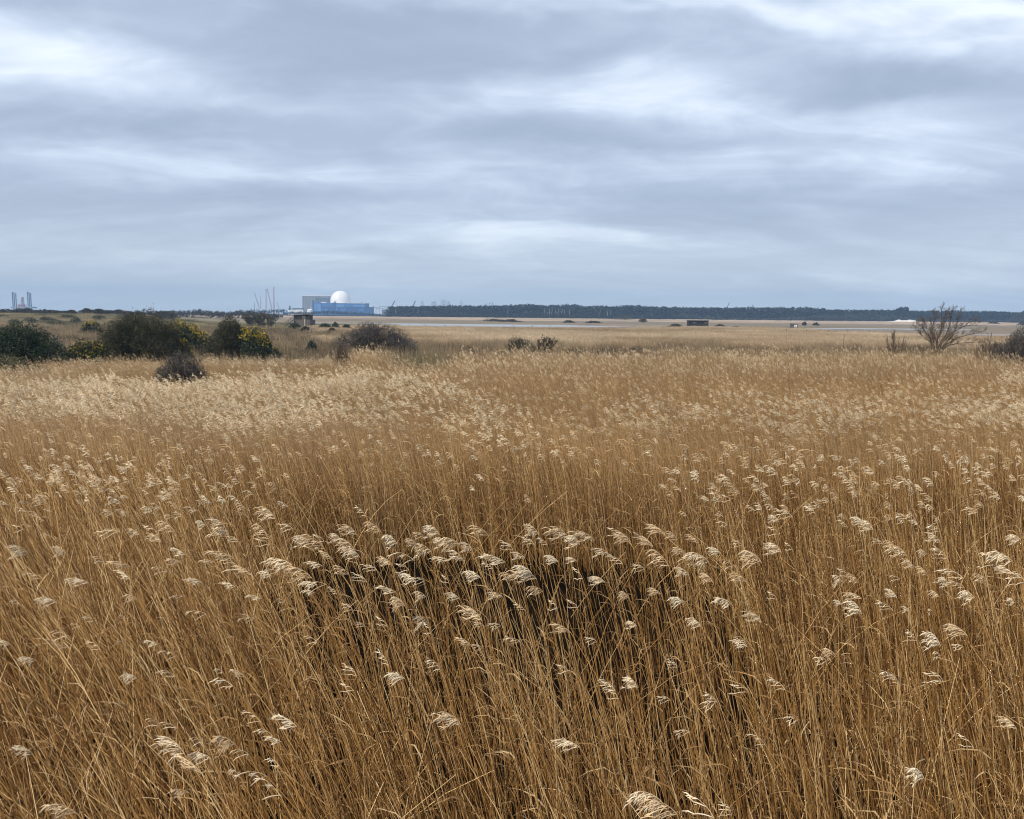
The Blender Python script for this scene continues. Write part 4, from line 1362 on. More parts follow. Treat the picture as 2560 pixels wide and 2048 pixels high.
def stem_paths(rg, base, h, lean, az, K=6, curve=1.0):
    n = len(h)
    P = np.zeros((n, K, 3))
    P[:, 0] = base
    ds = h / (K - 1)
    wob = rg.normal(0, .02, (n, K))
    for k in range(1, K):
        t = (k - .5) / (K - 1)
        th = lean * (0.45 + curve * 0.85 * t ** 1.6) + wob[:, k]
        P[:, k] = P[:, k - 1] + np.stack([np.sin(th) * np.cos(az), np.sin(th) * np.sin(az), np.cos(th)], -1) * ds[:, None]
    return P


def add_leaves(mb, rg, P, per, mat, tint, lmin=.15, lmax=.38, wid=.0055, wind=.8):
    n, K, _ = P.shape
    m = int(n * per)
    i = rg.integers(0, n, m)
    u = rg.uniform(.12, .85, m) * (K - 1)
    k0 = np.minimum(u.astype(int), K - 2)
    f = (u - k0)[:, None]
    p = P[i, k0] * (1 - f) + P[i, k0 + 1] * f
    td = unit(P[i, k0 + 1] - P[i, k0])
    a = rg.uniform(0, 2 * math.pi, m)
    out = np.stack([np.cos(a) - wind, np.sin(a), rg.uniform(-.5, .7, m)], -1)
    d0 = unit(td * .8 + unit(out) * .8)
    d1 = unit(unit(out) + np.array([0, 0, -.55]) * rg.random(m)[:, None])
    ln = rg.uniform(lmin, lmax, m)[:, None]
    Q = np.stack([p, p + d0 * ln * .35, p + d0 * ln * .5 + d1 * ln * .3, p + d0 * ln * .5 + d1 * ln * .6], 1)
    side = unit(np.cross(d0, rg.normal(size=(m, 3))))
    W = wid * np.array([.6, 1.0, .7, .08])[None] * rg.uniform(.6, 1.2, m)[:, None]
    V, F = strips(Q, W, side)
    mb.add(V, F, mat, True, np.repeat(np.clip(tint[i] + rg.normal(.1, .15, m), 0, 1), 8))


def add_plumes(mb, rg, top, tdir, az, Ln, mat, B=9, wisps=3, fat=1.0, tint=None, K=4):
    n = len(top)
    wind = np.stack([np.cos(az), np.sin(az), np.zeros(n)], -1)
    lat = np.stack([-np.sin(az), np.cos(az), np.zeros(n)], -1)
    up = np.array([0, 0, 1.0])
    # axis: rises with the stem, then bows over downwind
    A = [top]
    d = tdir.copy()
    for k in range(4):
        d = unit(d + wind * .20 - up * .04)
        A.append(A[-1] + d * (Ln / 4)[:, None])
    A = np.stack(A, 1)
    if tint is None:
        tint = np.clip(rg.normal(.55, .25, n), 0, 1)
    V, F = tubes(A, np.array([.003, .0026, .002, .0016, .001])[None] * np.ones((n, 1)), 3)
    mb.add(V, F, mat, True, np.repeat(tint * .6, 15))
    u = np.linspace(.02, 1, B)[None] + rg.uniform(-.05, .05, (n, B))
    u = np.clip(u, 0, .999) * 4
    k0 = u.astype(int)
    f = (u - k0)[..., None]
    rows = np.arange(n)[:, None]
    S = A[rows, k0] * (1 - f) + A[rows, np.minimum(k0 + 1, 4)] * f
    ln = Ln[:, None] * (.95 - .45 * (u / 4)) * rg.uniform(.45, 1.2, (n, B))
    sp = rg.normal(0, .26, (n, B))
    rise = rg.normal(.12, .13, (n, B))
    droop = rg.uniform(.15, .55, (n, B))
    ss = np.linspace(0, 1, K)
    Q = S[:, :, None, :] + ln[:, :, None, None] * (wind[:, None, None, :] * ss[None, None, :, None] * .95
        + lat[:, None, None, :] * (sp[:, :, None] * ss[None, None, :])[..., None]
        + up * ((rise[:, :, None] * ss - droop[:, :, None] * .75 * ss ** 2.2))[..., None])
    Q = Q.reshape(n * B, K, 3)
    prof = np.interp(ss, [0, .35, .75, 1], [.35, 1.0, .85, .12])
    rad = .0052 * fat * prof[None] * rg.uniform(.65, 1.25, (n * B, 1))
    V, F = tubes(Q, rad, 3)
    bt = np.clip(np.repeat(tint, B) + rg.normal(0, .12, n * B), 0, 1)
    mb.add(V, F, mat, True, np.repeat(bt, K * 3))
    if wisps:
        m = n * B * wisps
        ii = rg.integers(0, n * B, m)
        kk = rg.integers(0, K - 1, m)
        ff = rg.random(m)[:, None]
        p = Q[ii, kk] * (1 - ff) + Q[ii, kk + 1] * ff
        wd = wind[ii // B]
        d0 = unit(wd + rg.normal(0, .32, (m, 3)))
        l2 = rg.uniform(.025, .07, m)[:, None]
        QQ = np.stack([p, p + d0 * l2 * .5, p + d0 * l2 - up * l2 * .25], 1)
        side = unit(np.cross(d0, rg.normal(size=(m, 3))))
        V, F = strips(QQ, np.array([.0012, .003, .0004])[None] * np.ones((m, 1)) * fat, side)
        mb.add(V, F, mat, True, np.repeat(np.clip(bt[ii] + .05, 0, 1), 6))


def reed_density(x, y):
    """stems per square metre of the reed bed in front"""
    d = np.full(x.shape, 152.0)
    d *= np.clip(1 + .45 * vnoise(x, y, 1.1, 2) + .45 * vnoise(x, y, .4, 6), .12, 2)
    wob = .5 * vnoise(x, y, 1.6, 7)
    strip = sstep(9.6, 10.4, y + wob) * (1 - sstep(14.0, 14.8, y + wob))
    inside = 1 - sstep(.75, 1.1, np.sqrt(((x + .2) / 3.5) ** 2 + ((y - 12.0) / 2.9) ** 2) + .12 * vnoise(x, y, .8, 9))
    side = np.interp(x, [-9, -5.5, -3.4, 2.6, 4.5, 9], [.95, .8, .30, .30, .42, .5])
    d *= 1 - strip * (1 - side)
    d *= 1 - inside * .93
    front = np.exp(-((x - .5) / 3.3) ** 4) * sstep(4.8, 7.0, y) * (1 - sstep(9.8, 10.6, y))
    d *= 1 - .78 * front
    d *= 1 - .8 * np.exp(-(((x - 7.2) / 1.3) ** 2 + ((y - 11.8) / 1.2) ** 2))
    return d


def lean_at(x, y):
    return np.interp(x / np.maximum(y, 2), [-.65, -.3, 0.1, .5], [R(34), R(23), R(14), R(12)]) * np.interp(y, [3, 9, 15], [1.15, 1.0, .75])


def near_reeds():
    rg = np.random.default_rng(8)
    Nn = 44000
    y = np.sqrt(rg.uniform(1.6 ** 2, 15.6 ** 2, Nn))
    x = rg.uniform(-1, 1, Nn) * (0.69 * y + 1.8)
    area = 2 * (0.69 * (15.6 ** 2 - 1.6 ** 2) / 2 + 1.8 * 14)
    base_d = Nn / area
    # sampling in y uses sqrt so the width factor is nearly even
    ok = rg.random(Nn) < reed_density(x, y) / max(base_d, 1) * np.clip((0.69 * y + 1.8) / (0.69 * y + .6), .5, 2)
    x, y = x[ok], y[ok]
    n = len(x)
    h = rg.normal(1.98, .17, n) + .12 * vnoise(x, y, 2.2, 3)
    short = rg.random(n) < .25
    h[short] *= rg.uniform(.35, .85, short.sum())
    lean = lean_at(x, y) * rg.normal(1, .42, n) + rg.normal(0, R(3.5), n)
    az = WIND + rg.normal(0, .45, n)
    wild = rg.random(n) < .08
    lean[wild] = rg.uniform(R(15), R(58), wild.sum())
    az[wild] = rg.uniform(0, 2 * math.pi, wild.sum())
    z = np.full(n, -.05)
    P = stem_paths(rg, np.stack([x, y, z], -1), h, lean, az)
    tint = np.clip(rg.normal(.50, .30, n) + .12 * vnoise(x, y, 1.3, 12), 0, 1)
    tint[wild] = np.clip(tint[wild] + .25, 0, 1)
    rad = rg.uniform(.0024, .0050, n)[:, None] * np.array([1.1, 1.05, 1.0, .9, .75, .45])[None]
    mb = MB()
    V, F = tubes(P, rad, 3)
    mb.add(V, F, 0, True, np.repeat(tint, 18))
    add_leaves(mb, rg, P, 1.5, 1, tint, .12, .30, .0052)
    # litter of broken stems lying low between the reeds
    m = 5200
    yy = np.sqrt(rg.uniform(2 ** 2, 15 ** 2, m)); xx = rg.uniform(-1, 1, m) * (.69 * yy + 1.5)
    keep = rg.random(m) < np.clip(reed_density(xx, yy) / 150, .06, 1)
    xx, yy = xx[keep], yy[keep]; m = len(xx)
    aa = rg.uniform(0, 2 * math.pi, m)
    PL = stem_paths(rg, np.stack([xx, yy, rg.uniform(.0, .35, m)], -1), rg.uniform(.3, 1.1, m), rg.uniform(R(50), R(80), m), aa, 4, .3)
    V, F = tubes(PL, np.full((m, 4), .0028), 3)
    mb.add(V, F, 0, True, np.repeat(np.clip(rg.normal(.35, .25, m), 0, 1), 12))
    # long broken stems leaning over the dark gap
    m = 110
    xx = rg.uniform(-4.2, 4.5, m); yy = rg.uniform(9.0, 12.5, m)
    PB = stem_paths(rg, np.stack([xx, yy, rg.uniform(.2, 1.3, m)], -1), rg.uniform(.8, 1.8, m), rg.uniform(R(35), R(88), m), np.where(rg.random(m) < .5, 0, math.pi) + rg.normal(0, .5, m), 5, .25)
    V, F = tubes(PB, np.full((m, 5), .0026), 3)
    mb.add(V, F, 0, True, np.repeat(np.clip(rg.normal(.6, .25, m), 0, 1), 15))
    # the far side of the gap: plumed reeds of the mass itself
    far = (y > 10.6) & (h > 1.7) & ~wild & (rg.random(n) < np.where(y > 13.6, .05, .20))
    td = unit(P[far, -1] - P[far, -2])
    add_plumes(mb, rg, P[far, -1], td, az[far] + rg.normal(0, .15, far.sum()), rg.uniform(.08, .14, far.sum()), 2, 7, 2, 1.1)
    o = mb.build('reed_bed', [M['stem'], M['leaf'], M['plume']])
    tag(o, 'dense golden-brown reed stems filling the foreground round a dark gap', None, None, 'stuff')
    return n


near_reeds()

# the plumed reeds one can pick out in front, each a thing of its own
PLUMES = """156,1585B 188,1560 155,1612 15,1605 78,1645 300,1540 380,1605 505,1530 625,1540 430,1635 425,1685 545,1675 570,1710B 600,1687 70,1880 385,1810 430,1815 495,1850 450,1880B 515,1890 575,1855B 610,1880 640,1800 670,1835 690,1848
495,1930B 460,1975 685,1910 655,1935 690,1985B 180,2028B 585,1932 903,1286 942,1325B 981,1354 1028,1353 1047,1335 1086,1331B 1106,1353 1137,1357B 1209,1333B 1106,1393 1148,1397 1022,1395B 1067,1375 964,1406 1220,1417 1251,1400B 1334,1331
1356,1357 1409,1339B 1437,1356B 1473,1345B 1429,1397 1323,1356 1317,1428 1384,1400 1281,1442 1329,1442B 1111,1453 1025,1447 1050,1448 975,1475 1000,1509B 1059,1556B 1064,1578 956,1559 1192,1545B 1198,1559 1192,1615 1167,1609 1245,1487 1445,1442
1381,1517 1432,1514 1415,1576B 1089,1670 1000,1691 1137,1492 1053,1487 1345,1473 1814,1246 2057,1250 1969,1288B 1934,1299 2026,1278 2219,1267 2255,1292 2339,1323B 2339,1352 2107,1313 2149,1302 2170,1320B 2195,1355 2230,1366 2255,1383B
2304,1380 2357,1394B 2272,1415 2307,1433 2396,1440B 2360,1457 2477,1408B 2519,1397B 2512,1422 2456,1447 2540,1345 1892,1401B 1842,1359 1934,1330 1941,1376 1969,1369 2093,1450 2107,1436 2135,1450 2237,1443 1853,1447 1814,1503B 1930,1493
1892,1549B 2093,1507 2142,1530B 2142,1491 2219,1519 2262,1521 2230,1489 2315,1524 2336,1486 2424,1489B 2399,1464 2523,1500 2551,1454B 2279,1598 2339,1609B 2339,1634B 2406,1584B 2396,1611 1855,1611 2075,1630 2054,1648 2223,1690 2339,1695
503,1309 383,1331B 392,1350 425,1323B 336,1331 559,1334B 584,1350 659,1342B 662,1356 676,1292B 720,1317B 798,1367B 798,1348 793,1409 840,1345 879,1331B 873,1367B 887,1387B 575,1392B 592,1420B 620,1434 525,1400 450,1381 442,1400 492,1451 575,1462
665,1434 681,1424 717,1406B 726,1420 768,1440B 779,1456 773,1476 804,1456 317,1412 314,1442 331,1492 406,1423 445,1484 1517,1720 1581,1714 1534,1741 1681,1665 1664,1745 1776,1752 1856,1611 1951,1720 1859,1725 1712,1825 1436,1862 1979,1795
1642,1998B 1650,2017 1681,2031B 1773,2040B 1817,2034 1408,1672 1901,1857 285,1324B 47,1318 36,1502 154,1377 1140,1805B 730,1811B 2232,1704 2422,1864 2529,1817 1781,1751 879,1686 873,1722 1526,1722 2298,1941 2345,1698 95,1440 210,1452 250,1400
130,1500 220,1548 60,1380 1540,1330 1565,1350B 1590,1338 1620,1362 1650,1330B 1680,1345 1700,1376 1735,1352 1760,1400B 1790,1378 1820,1410 1510,1380 1545,1405 1600,1420 1660,1410B 1710,1432 1770,1450 1500,1450 1560,1490 1640,1480 1700,1500
1580,1560 1480,1600 1740,1560 930,1420 905,1450 860,1430 830,1480 870,1520 900,1560 820,1395 760,1350 700,1500 640,1490 240,1620 330,1690 780,1600 960,1660 1240,1560 1300,1520 1290,1600 1010,1420 1170,1370 1190,1440 1270,1370 1300,1390""".split()


def plumed_reeds():
    rg = np.random.default_rng(19)
    kinds = []
    for v in range(18):
        lean = np.array([rg.uniform(R(12), R(17)) if v < 9 else rg.uniform(R(22), R(30))])
        P = stem_paths(rg, np.zeros((1, 3)), np.array([2.0]), lean, np.array([math.pi]), 8)
        mb = MB()
        tn = np.array([rg.uniform(.4, .8)])
        V, F = tubes(P, np.linspace(.0040, .0018, 8)[None], 4)
        mb.add(V, F, 0, True, tn[0])
        add_leaves(mb, rg, P, 3, 1, tn, .1, .22, .004)
        st = mb.mesh('reed', [M['stem'], M['leaf']])
        mp = MB()
        td = unit(P[:, -1] - P[:, -2])
        slim = v % 3 == 2
        add_plumes(mp, rg, np.zeros((1, 3)), td, np.array([math.pi + rg.normal(0, .2)]), np.array([rg.uniform(.10, .14) if slim else rg.uniform(.11, .16)]), 0, int(rg.integers(2, 5)) if slim else int(rg.integers(7, 14)), 3 if slim else 7, .95 if slim else .9, np.array([rg.uniform(.45, 1.0) if slim else rg.uniform(.2, 1.0)]), 5)
        pl = mp.mesh('plume', [M['plume']])
        kinds.append((st, pl, Vector(P[0, -1])))
    for s in PLUMES:
        big = s.endswith('B')
        px, py = (float(q) for q in s.rstrip('B').split(','))
        hor = 788 + (px - 1280) * .0096
        zt = rg.normal(2.16, .06) if py > 1420 else 2.12 + rg.normal(0, .04)
        d = ray(px + 12, py + 6)
        tt = (zt - CAM_H) / d.z
        tip = Vector((0, 0, CAM_H)) + d * tt
        left = tip.x / tip.y < -.22
        v = int(rg.integers(9, 18)) if (left or rg.random() < .15) and py > 1380 else int(rg.integers(0, 9))
        if py > 1500 and not big and rg.random() < .5:
            v = v - v % 3 + 2
        st, pl, top = kinds[v]
        rz = rg.normal(0, .22)
        sc = zt / top.z
        rot = Matrix.Rotation(rz, 3, 'Z')
        off = rot @ (top * sc)
        o = link('reed', st, None, (tip.x - off.x, tip.y - off.y, -0.04))
        o.rotation_euler = (0, 0, rz)
        o.scale = (sc, sc, sc * (zt + .04) / zt)
        p = link('plume', pl, o, top)
        k = (1.25 if big else rg.uniform(.65, 1.0)) * (1.0 if py < 1480 else (.70 if big else .72)) / sc
        p.scale = (k * rg.uniform(.8, 1.25), k * rg.uniform(.8, 1.3), k * rg.uniform(.75, 1.2))
        p.rotation_euler = (rg.normal(0, .12), rg.normal(0, .12), rg.normal(0, .15))
        if py < 1560 and 850 < px < 1600:
            lb, g = 'tan reed with a cream plume standing before the dark gap', 'plumed reeds before the dark gap'
        elif py < 1560 and px >= 1600:
            lb, g = 'tan reed with a cream plume in the bank right of the dark gap', 'plumed reeds right of the dark gap'
        elif py < 1520:
            lb, g = 'tan reed with a cream plume in the bank left of the dark gap', 'plumed reeds left of the dark gap'
        elif px < 900:
            lb, g = 'reed with a pale plume leaning over the lower left stems', 'leaning plumed reeds at the lower left'
        else:
            lb, g = 'reed with a pale plume among the nearest stems on the right', 'plumed reeds among the nearest stems'
        if big:
            lb, g = lb.replace('cream plume', 'broad cream plume').replace('pale plume', 'broad pale plume'), 'broad-' + g
        tag(o, lb, 'reed', g)


plumed_reeds()

# the bed behind, in clumps scattered over points
def clump(name, rg, n, radius, h, hs, lean, plume, B, wisps, fat, K=5, srad=(.0028, .0042), leaves=1.0, ptint=.55):
    a = rg.uniform(0, 2 * math.pi, n); r = radius * np.sqrt(rg.random(n))
    base = np.stack([r * np.cos(a), r * np.sin(a), np.full(n, -.05)], -1)
    hh = rg.normal(h, hs, n)
    ln = lean * rg.normal(1, .4, n) + rg.normal(0, R(3), n)
    az = WIND + rg.normal(0, .4, n)
    P = stem_paths(rg, base, hh, ln, az, K)
    mb = MB()
    tint = np.clip(rg.normal(.5, .28, n), 0, 1)
    rad = rg.uniform(*srad, n)[:, None] * np.linspace(1.05, .5, K)[None]
    V, F = tubes(P, rad, 3)
    mb.add(V, F, 0, True, np.repeat(tint, K * 3))
    if leaves:
        add_leaves(mb, rg, P, leaves, 0, tint, .15, .35, .006)
    pk = (rg.random(n) < plume) & (hh > h - hs * .8)
    if pk.any():
        add_plumes(mb, rg, P[pk, -1], unit(P[pk, -1] - P[pk, -2]), az[pk] + rg.normal(0, .15, pk.sum()), rg.uniform(.085, .16, pk.sum()), 1, B, wisps, fat, np.clip(rg.normal(ptint, .25, pk.sum()), 0, 1), 4 if wisps else 3)
    return bpy.data.objects.new(name, mb.mesh(name, [M['stem_far'], M['plume_far']]))


def tussock(name, rg, n, radius, h, wid, lean=.5):
    a = rg.uniform(0, 2 * math.pi, n); r = radius * np.sqrt(rg.random(n))
    base = np.stack([r * np.cos(a), r * np.sin(a), np.full(n, -.04)], -1)
    hh = h * rg.uniform(.5, 1.1, n)
    P = stem_paths(rg, base, hh, np.abs(rg.normal(0, lean, n)) + .1, rg.uniform(0, 2 * math.pi, n) * .8 + WIND * .4, 4, 1.2)
    side = unit(np.stack([rg.normal(size=n), rg.normal(size=n), np.zeros(n)], -1))
    V, F = strips(P, wid * np.array([1, .9, .6, .1])[None] * rg.uniform(.6, 1.3, (n, 1)), side)
    mb = MB().add(V, F, 0, True, np.repeat(np.clip(rg.normal(.5, .22, n), 0, 1), 8))
    return bpy.data.objects.new(name, mb.mesh(name, [M['grass_far']]))


def scatter(name, label, pts, rot, scl, tone, hue, variant, sources):
    """one object of points; geometry nodes put a clump on each"""
    colr = bpy.data.collections.new(name + '_clumps')
    for o in sources:
        colr.objects.link(o)
    me = bpy.data.meshes.new(name)
    n = len(pts)
    me.vertices.add(n)
    me.vertices.foreach_set('co', np.asarray(pts, np.float32).ravel())

    def attr(nm, typ, val, key):
        a = me.attributes.new(nm, typ, 'POINT')
        a.data.foreach_set(key, val)
    attr('rot', 'FLOAT_VECTOR', np.asarray(rot, np.float32).ravel(), 'vector')
    attr('scl', 'FLOAT_VECTOR', np.asarray(scl, np.float32).ravel(), 'vector')
    attr('tone', 'FLOAT', np.asarray(tone, np.float32), 'value')
    attr('hue', 'FLOAT', np.asarray(hue, np.float32), 'value')
    attr('variant', 'INT', np.asarray(variant, np.int32), 'value')
    o = link(name, me)
    tag(o, label, None, None, 'stuff')
    ng = bpy.data.node_groups.new(name + '_scatter', 'GeometryNodeTree')
    ng.interface.new_socket('Geometry', in_out='INPUT', socket_type='NodeSocketGeometry')
    ng.interface.new_socket('Geometry', in_out='OUTPUT', socket_type='NodeSocketGeometry')
    gi, go = N(ng, 'NodeGroupInput'), N(ng, 'NodeGroupOutput')
    ci = N(ng, 'GeometryNodeCollectionInfo')
    ci.inputs['Collection'].default_value = colr
    ci.inputs['Separate Children'].default_value = True
    ci.inputs['Reset Children'].default_value = True
    ip = N(ng, 'GeometryNodeInstanceOnPoints')
    ip.inputs['Pick Instance'].default_value = True

    def named(nm, dt):
        q = N(ng, 'GeometryNodeInputNamedAttribute')
        q.data_type = dt
        q.inputs['Name'].default_value = nm
        return q.outputs['Attribute']
    L(ng, gi.outputs[0], ip.inputs['Points'])
    L(ng, ci.outputs[0], ip.inputs['Instance'])
    L(ng, named('variant', 'INT'), ip.inputs['Instance Index'])
    e2r = N(ng, 'FunctionNodeEulerToRotation')
    L(ng, named('rot', 'FLOAT_VECTOR'), e2r.inputs[0])
    L(ng, e2r.outputs[0], ip.inputs['Rotation'])
    L(ng, named('scl', 'FLOAT_VECTOR'), ip.inputs['Scale'])
    L(ng, ip.outputs[0], go.inputs[0])
    md = o.modifiers.new('scatter', 'NODES')
    md.node_group = ng
    return o


def field(rg, y0, y1, step0, step1, slope=.70, margin=3.0):
    """jittered points over the wedge in front, spacing growing with distance"""
    X, Y = [], []
    y = y0
    while y < y1:
        st = np.interp(y, [y0, y1], [step0, step1])
        half = slope * y + margin
        xs = np.arange(-half, half, st)
        X.append(xs + rg.uniform(-.5, .5, len(xs)) * st)
        Y.append(y + rg.uniform(-.5, .5, len(xs)) * st)
        y += st
    return np.concatenate(X), np.concatenate(Y)


def bed_edge(x, y):
    """how far the front reed bed reaches"""
    e = np.interp(x / y, [-.7, -.45, -.2, 0, .25, .5, .7], [56, 58, 57, 56, 60, 62, 58]) + 3.5 * vnoise(x, y * 0, 4, 31)
    return e - 10.5 * sstep(-.155, -.125, x / y) * (1 - sstep(-.075, -.045, x / y))


def mid_reeds():
    rg = np.random.default_rng(23)
    src = [clump('clump_a%02d' % i, rg, 72, .55, 1.98, .28, R(13), .10, 6, 1, 1.25) for i in range(7)]
    src += [clump('clump_ab%d' % i, rg, 70, .55, 1.96, .30, R(12), .03, 6, 1, 1.3) for i in range(4)]
    src += [clump('clump_b%02d' % i, rg, 68, .55, 2.0, .22, R(15), .34, 6, 1, 1.4, ptint=.80) for i in range(5)]
    x, y = field(rg, 14.9, 36, .62, .80)
    gap = ((x + .2) / 3.6) ** 2 + ((y - 12.1) / 2.9) ** 2 < 1.0
    ok = ~gap
    x, y = x[ok], y[ok]
    n = len(x)
    big = vnoise(x * .45, y, 5, 41) + .5 * vnoise(x, y, 2.5, 42)
    left = sstep(.05, -.35, x / y) * sstep(15, 20, y)
    rich = -.30 + .45 * left + .42 * big + .66 * sstep(17.8, 21, y) - .36 * sstep(25, 31, y)
    bare = rg.random(n) < np.clip(1.0 - .9 * sstep(17.4, 20.5, y + 1.2 * vnoise(x, y, 2, 46)) - .5 * left + .25, .12, .95)
    variant = np.where(rg.random(n) < rich, rg.integers(11, 16, n), np.where(bare, rg.integers(7, 11, n), rg.integers(0, 7, n)))
    s = 1 + .08 * big + rg.normal(0, .05, n)
    low = .10 * np.clip(vnoise(x, y, 9, 44), -1, 1) - .30 * sstep(-.14, -.24, x / y) * sstep(25, 34, y)
    scl = np.stack([np.ones(n), np.ones(n), s + low], -1)
    rot = np.stack([rg.normal(0, .03, n), rg.normal(0, .04, n) - .03, rg.normal(0, .22, n)], -1)
    tone = -.08 + .10 * vnoise(x, y, 4, 45) + rg.normal(0, .07, n) + .06 * left
    scatter('mid_reed_bed', 'reed bed with cream plumes behind the dark gap', np.stack([x, y, np.zeros(n)], -1), rot, scl, tone, .12 + .22 * left + .0 * x, variant, src)
    # thinner geometry farther out
    src = [clump('clump_c%02d' % i, rg, 72, .75, 1.9, .30, R(12), .10, 4, 0, 1.9, 4, (.004, .006), .5) for i in range(6)]
    src += [clump('clump_d%02d' % i, rg, 64, .75, 1.9, .2, R(13), .32, 4, 0, 2.0, 4, (.004, .006), .5, .80) for i in range(4)]
    x, y = field(rg, 35.5, 66, .85, 1.05)
    ok = y < bed_edge(x, y)
    x, y = x[ok], y[ok]
    n = len(x)
    big = vnoise(x * .4, y, 6, 51) + .5 * vnoise(x * .6, y, 3, 52)
    variant = np.where(rg.random(n) < .12 + .42 * big, rg.integers(6, 10, n), rg.integers(0, 6, n))
    fade = (1 - .22 * sstep(-4, 0, y - bed_edge(x, y))) * (1 - .36 * sstep(-.14, -.24, x / y))
    fade *= 1 - .45 * np.exp(-((x + 17.2) / 2.2) ** 2) * sstep(33, 38, y) * (1 - sstep(43, 46, y))
    scl = np.stack([np.ones(n), np.ones(n), (1 + .12 * big + rg.normal(0, .07, n)) * fade], -1)
    rot = np.stack([rg.normal(0, .03, n), rg.normal(0, .04, n), rg.normal(0, .22, n)], -1)
    scatter('mid_reed_bed', 'paler reed bed stretching back to the rough grass', np.stack([x, y, np.zeros(n)], -1), rot, scl, -.14 + .12 * big + rg.normal(0, .08, n), np.clip(.2 + .2 * big, 0, 1), variant, src)


mid_reeds()


def rough_zone():
    rg = np.random.default_rng(29)
    src = [tussock('tuft_a%02d' % i, rg, 130, .8, .75, .013) for i in range(6)] + [tussock('tuft_b%02d' % i, rg, 120, .7, 1.15, .012, .25) for i in range(4)]
    x, y = field(rg, 44, 205, .95, 2.6)
    e = bed_edge(x, y)
    u = x / y
    near_far = (y > e - 1.5)
    ok = near_far & ((y < 112 + 6 * vnoise(x, y * 0, 9, 61)) | (u < -.13)) & ~((y > 200) & (u < -.13))
    x, y, u = x[ok], y[ok], u[ok]
    n = len(x)
    px = CX + u * F_PX
    b = vnoise(x, y, 7, 62) + .6 * vnoise(x, y, 2.6, 63)
    hue = np.clip(.05 + .25 * b, 0, .7)
    green = np.exp(-(((px - 1080) / 110) ** 2 + ((y - 51) / 6) ** 2))
    hue = np.clip(hue + .75 * green, 0, 1)
    dark = sstep(.15, .8, vnoise(x, y, 11, 67) + .5 * vnoise(x, y, 4, 68))
    brown = np.exp(-(((px - 1800) / 260) ** 2 + ((y - 71) / 6) ** 2))
    tone = -.22 + .32 * b + rg.normal(0, .13, n) - .42 * brown
    tone += .12 * sstep(-.2, -.35, u) - .5 * dark * sstep(66, 74, y)
    variant = np.where(rg.random(n) < .35 + .3 * b + .4 * green, rg.integers(6, 10, n), rg.integers(0, 6, n))
    s = np.interp(y, [44, 110, 205], [1.0, 1.25, 2.0])
    hs = (1 + .45 * b + rg.normal(0, .12, n)) * (1 + .7 * green)
    hs = np.clip(hs, .35, 2.0)
    scl = np.stack([s, s, hs * np.interp(y, [44, 205], [1, 1.2])], -1)
    rot = np.stack([rg.normal(0, .05, n), rg.normal(0, .05, n), rg.uniform(0, 6.28, n)], -1)
    scatter('rough_grass', 'rough tan and olive grass tussocks between the reed beds', np.stack([x, y, np.zeros(n)], -1), rot, scl, tone, hue, variant, src)
    # low dark scrub and heather dotted through it, and tussocks up the dunes
    def scrub(name, mat, size, h, nl):
        m_ = MB()
        c, r_ = lobes_for(1.5, 1.3, h, 3, rg)
        leaf_cloud(m_, c, r_, nl, size, 3.0, 0, rg, .3, .6)
        return bpy.data.objects.new(name, m_.mesh(name, [mat]))
    M['heather'] = tint_mat('heather_scrub', [(0.0, (0.035, 0.026, 0.02)), (0.5, (0.085, 0.065, 0.048)), (1.0, (0.17, 0.135, 0.095))], 0.8, 0.0, 5, 0.1, 0.2, True, (0.06, 0.065, 0.03))
    hs_ = [scrub('scrub_%02d' % i, M['heather'], .10, rg.uniform(.6, 1.1), 230) for i in range(5)]
    x, y = field(rg, 52, 215, 1.25, 2.6)
    u = x / y
    px = CX + u * F_PX
    pd = vnoise(x, y, 10, 71) + .6 * vnoise(x, y, 3.5, 72)
    thr = np.where(u < -.22, -.2, .02)
    band = np.exp(-(((px - 1800) / 280) ** 2 + ((y - 73) / 5) ** 2)) + .8 * np.exp(-(((px - 2250) / 200) ** 2 + ((y - 76) / 5) ** 2)) + .6 * np.exp(-(((px - 1440) / 90) ** 2 + ((y - 82) / 4) ** 2))
    ok = (pd + .9 * band + rg.normal(0, .25, len(x)) > thr + .15) & (y > bed_edge(x, y) + 1) & ((y < 104) | (u < -.15))
    x, y, u, pd = x[ok], y[ok], u[ok], pd[ok]
    n = len(x)
    s_ = np.interp(y, [55, 215], [.75, 1.7]) * rg.uniform(.5, 1.2, n)
    scl = np.stack([s_ * 1.3, s_, np.minimum(s_, 1.2) * rg.uniform(.5, 1.1, n)], -1)
    rot = np.stack([np.zeros(n), np.zeros(n), rg.uniform(0, 6.28, n)], -1)
    scatter('heath_scrub', 'low dark heather and scrub dotted through the rough grass', np.stack([x, y, np.zeros(n) - .02], -1), rot, scl, rg.normal(.1, .3, n), np.clip(rg.normal(.35, .35, n), 0, 1), rg.integers(0, 5, n), hs_)
    # dune slope
    x, y = field(rg, 200, 345, 2.0, 2.8)
    u = x / y
    z = dune_z(x, y)
    ok = (u < -.14) & (u > -.72)
    x, y, z = x[ok], y[ok], z[ok]
    n = len(x)
    b = vnoise(x + .8 * y, y, 16, 74) + .6 * vnoise(x, y, 6, 75)
    scl = np.stack([np.full(n, 2.2), np.full(n, 2.2), np.clip(.8 + .5 * b, .3, 1.5)], -1)
    rot = np.stack([np.zeros(n), np.zeros(n), rg.uniform(0, 6.28, n)], -1)
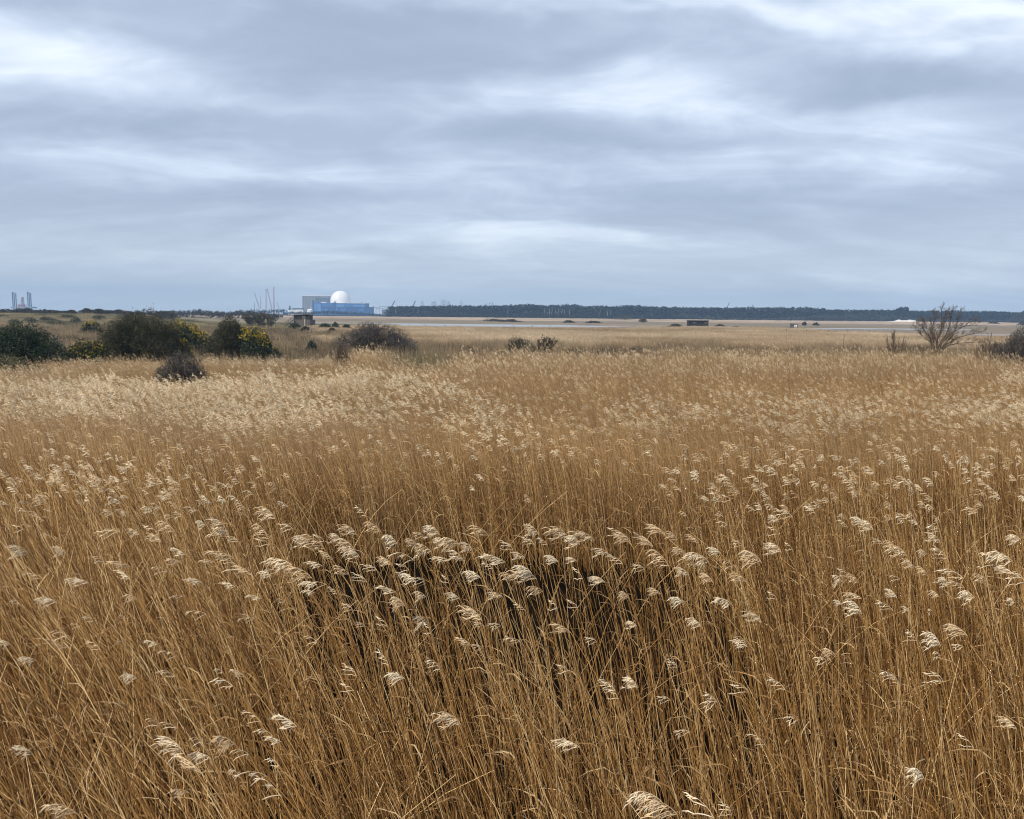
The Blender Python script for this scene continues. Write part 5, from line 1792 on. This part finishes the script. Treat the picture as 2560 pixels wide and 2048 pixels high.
    scatter('dune_grass', 'coarse olive and tan grass on the dune slope', np.stack([x, y, z - .05], -1), rot, scl, np.where(b > .45, -.15, .35) + rg.normal(0, .12, n), np.clip(.5 + .5 * b, 0, 1), rg.integers(0, 6, n), src)
    # the far bed up to the water
    src = [clump('clump_e%02d' % i, rg, 70, 1.3, 1.12, .13, R(9), .14, 3, 0, 2.4, 3, (.010, .015), 0) for i in range(6)]
    x, y = field(rg, 104, 300, 1.35, 2.6)
    u = x / y
    px = CX + u * F_PX
    lim = np.interp(px, [500, 760, 1000, 1400, 1620, 1760, 1920, 2040, 2080, 2160, 2300, 2600], [262, 245, 244, 252, 272, 305, 305, 260, 214, 198, 192, 188])
    start = 110 + 6 * vnoise(x, y * 0, 9, 61)
    ok = (y < lim - .8) & (y > start) & (u > -.24 + .03 * vnoise(x, y, 12, 66))
    x, y = x[ok], y[ok]
    n = len(x)
    b = vnoise(x, y, 20, 64) + .5 * vnoise(x, y, 7, 65)
    sx = np.interp(y, [104, 232], [1.0, 1.35])
    scl = np.stack([sx, sx, 1 + .10 * b + rg.normal(0, .05, n)], -1)
    rot = np.stack([rg.normal(0, .03, n), rg.normal(0, .03, n), rg.normal(0, .3, n)], -1)
    scatter('far_marsh_reeds', 'pinkish tan reeds reaching to the near shore of the lagoon', np.stack([x, y, np.zeros(n)], -1), rot, scl, -.10 + .20 * b + .14 * vnoise(x, y, 9, 69) + rg.normal(0, .06, n), np.clip(.75 + .3 * b, 0, 1), rg.integers(0, 6, n), src)


rough_zone()

# ------------------------------------------------------------------ air
mb = MB()
mb.box(-GS - 60, GS + 60, -360, GS + 60, -1.2, 95.0)
hz = bpy.data.materials.new('pale_haze')
hz.use_nodes = True
t = hz.node_tree
t.nodes.clear()
out = N(t, 'ShaderNodeOutputMaterial')
pv = N(t, 'ShaderNodeVolumePrincipled')
pv.inputs['Color'].default_value = (0.40, 0.64, 0.98, 1)
pv.inputs['Density'].default_value = 0.00022
pv.inputs['Anisotropy'].default_value = 0.0
L(t, pv.outputs[0], out.inputs['Volume'])
tag(mb.build('haze', hz), 'thin blue haze in the air over the marsh', None, None, 'stuff')
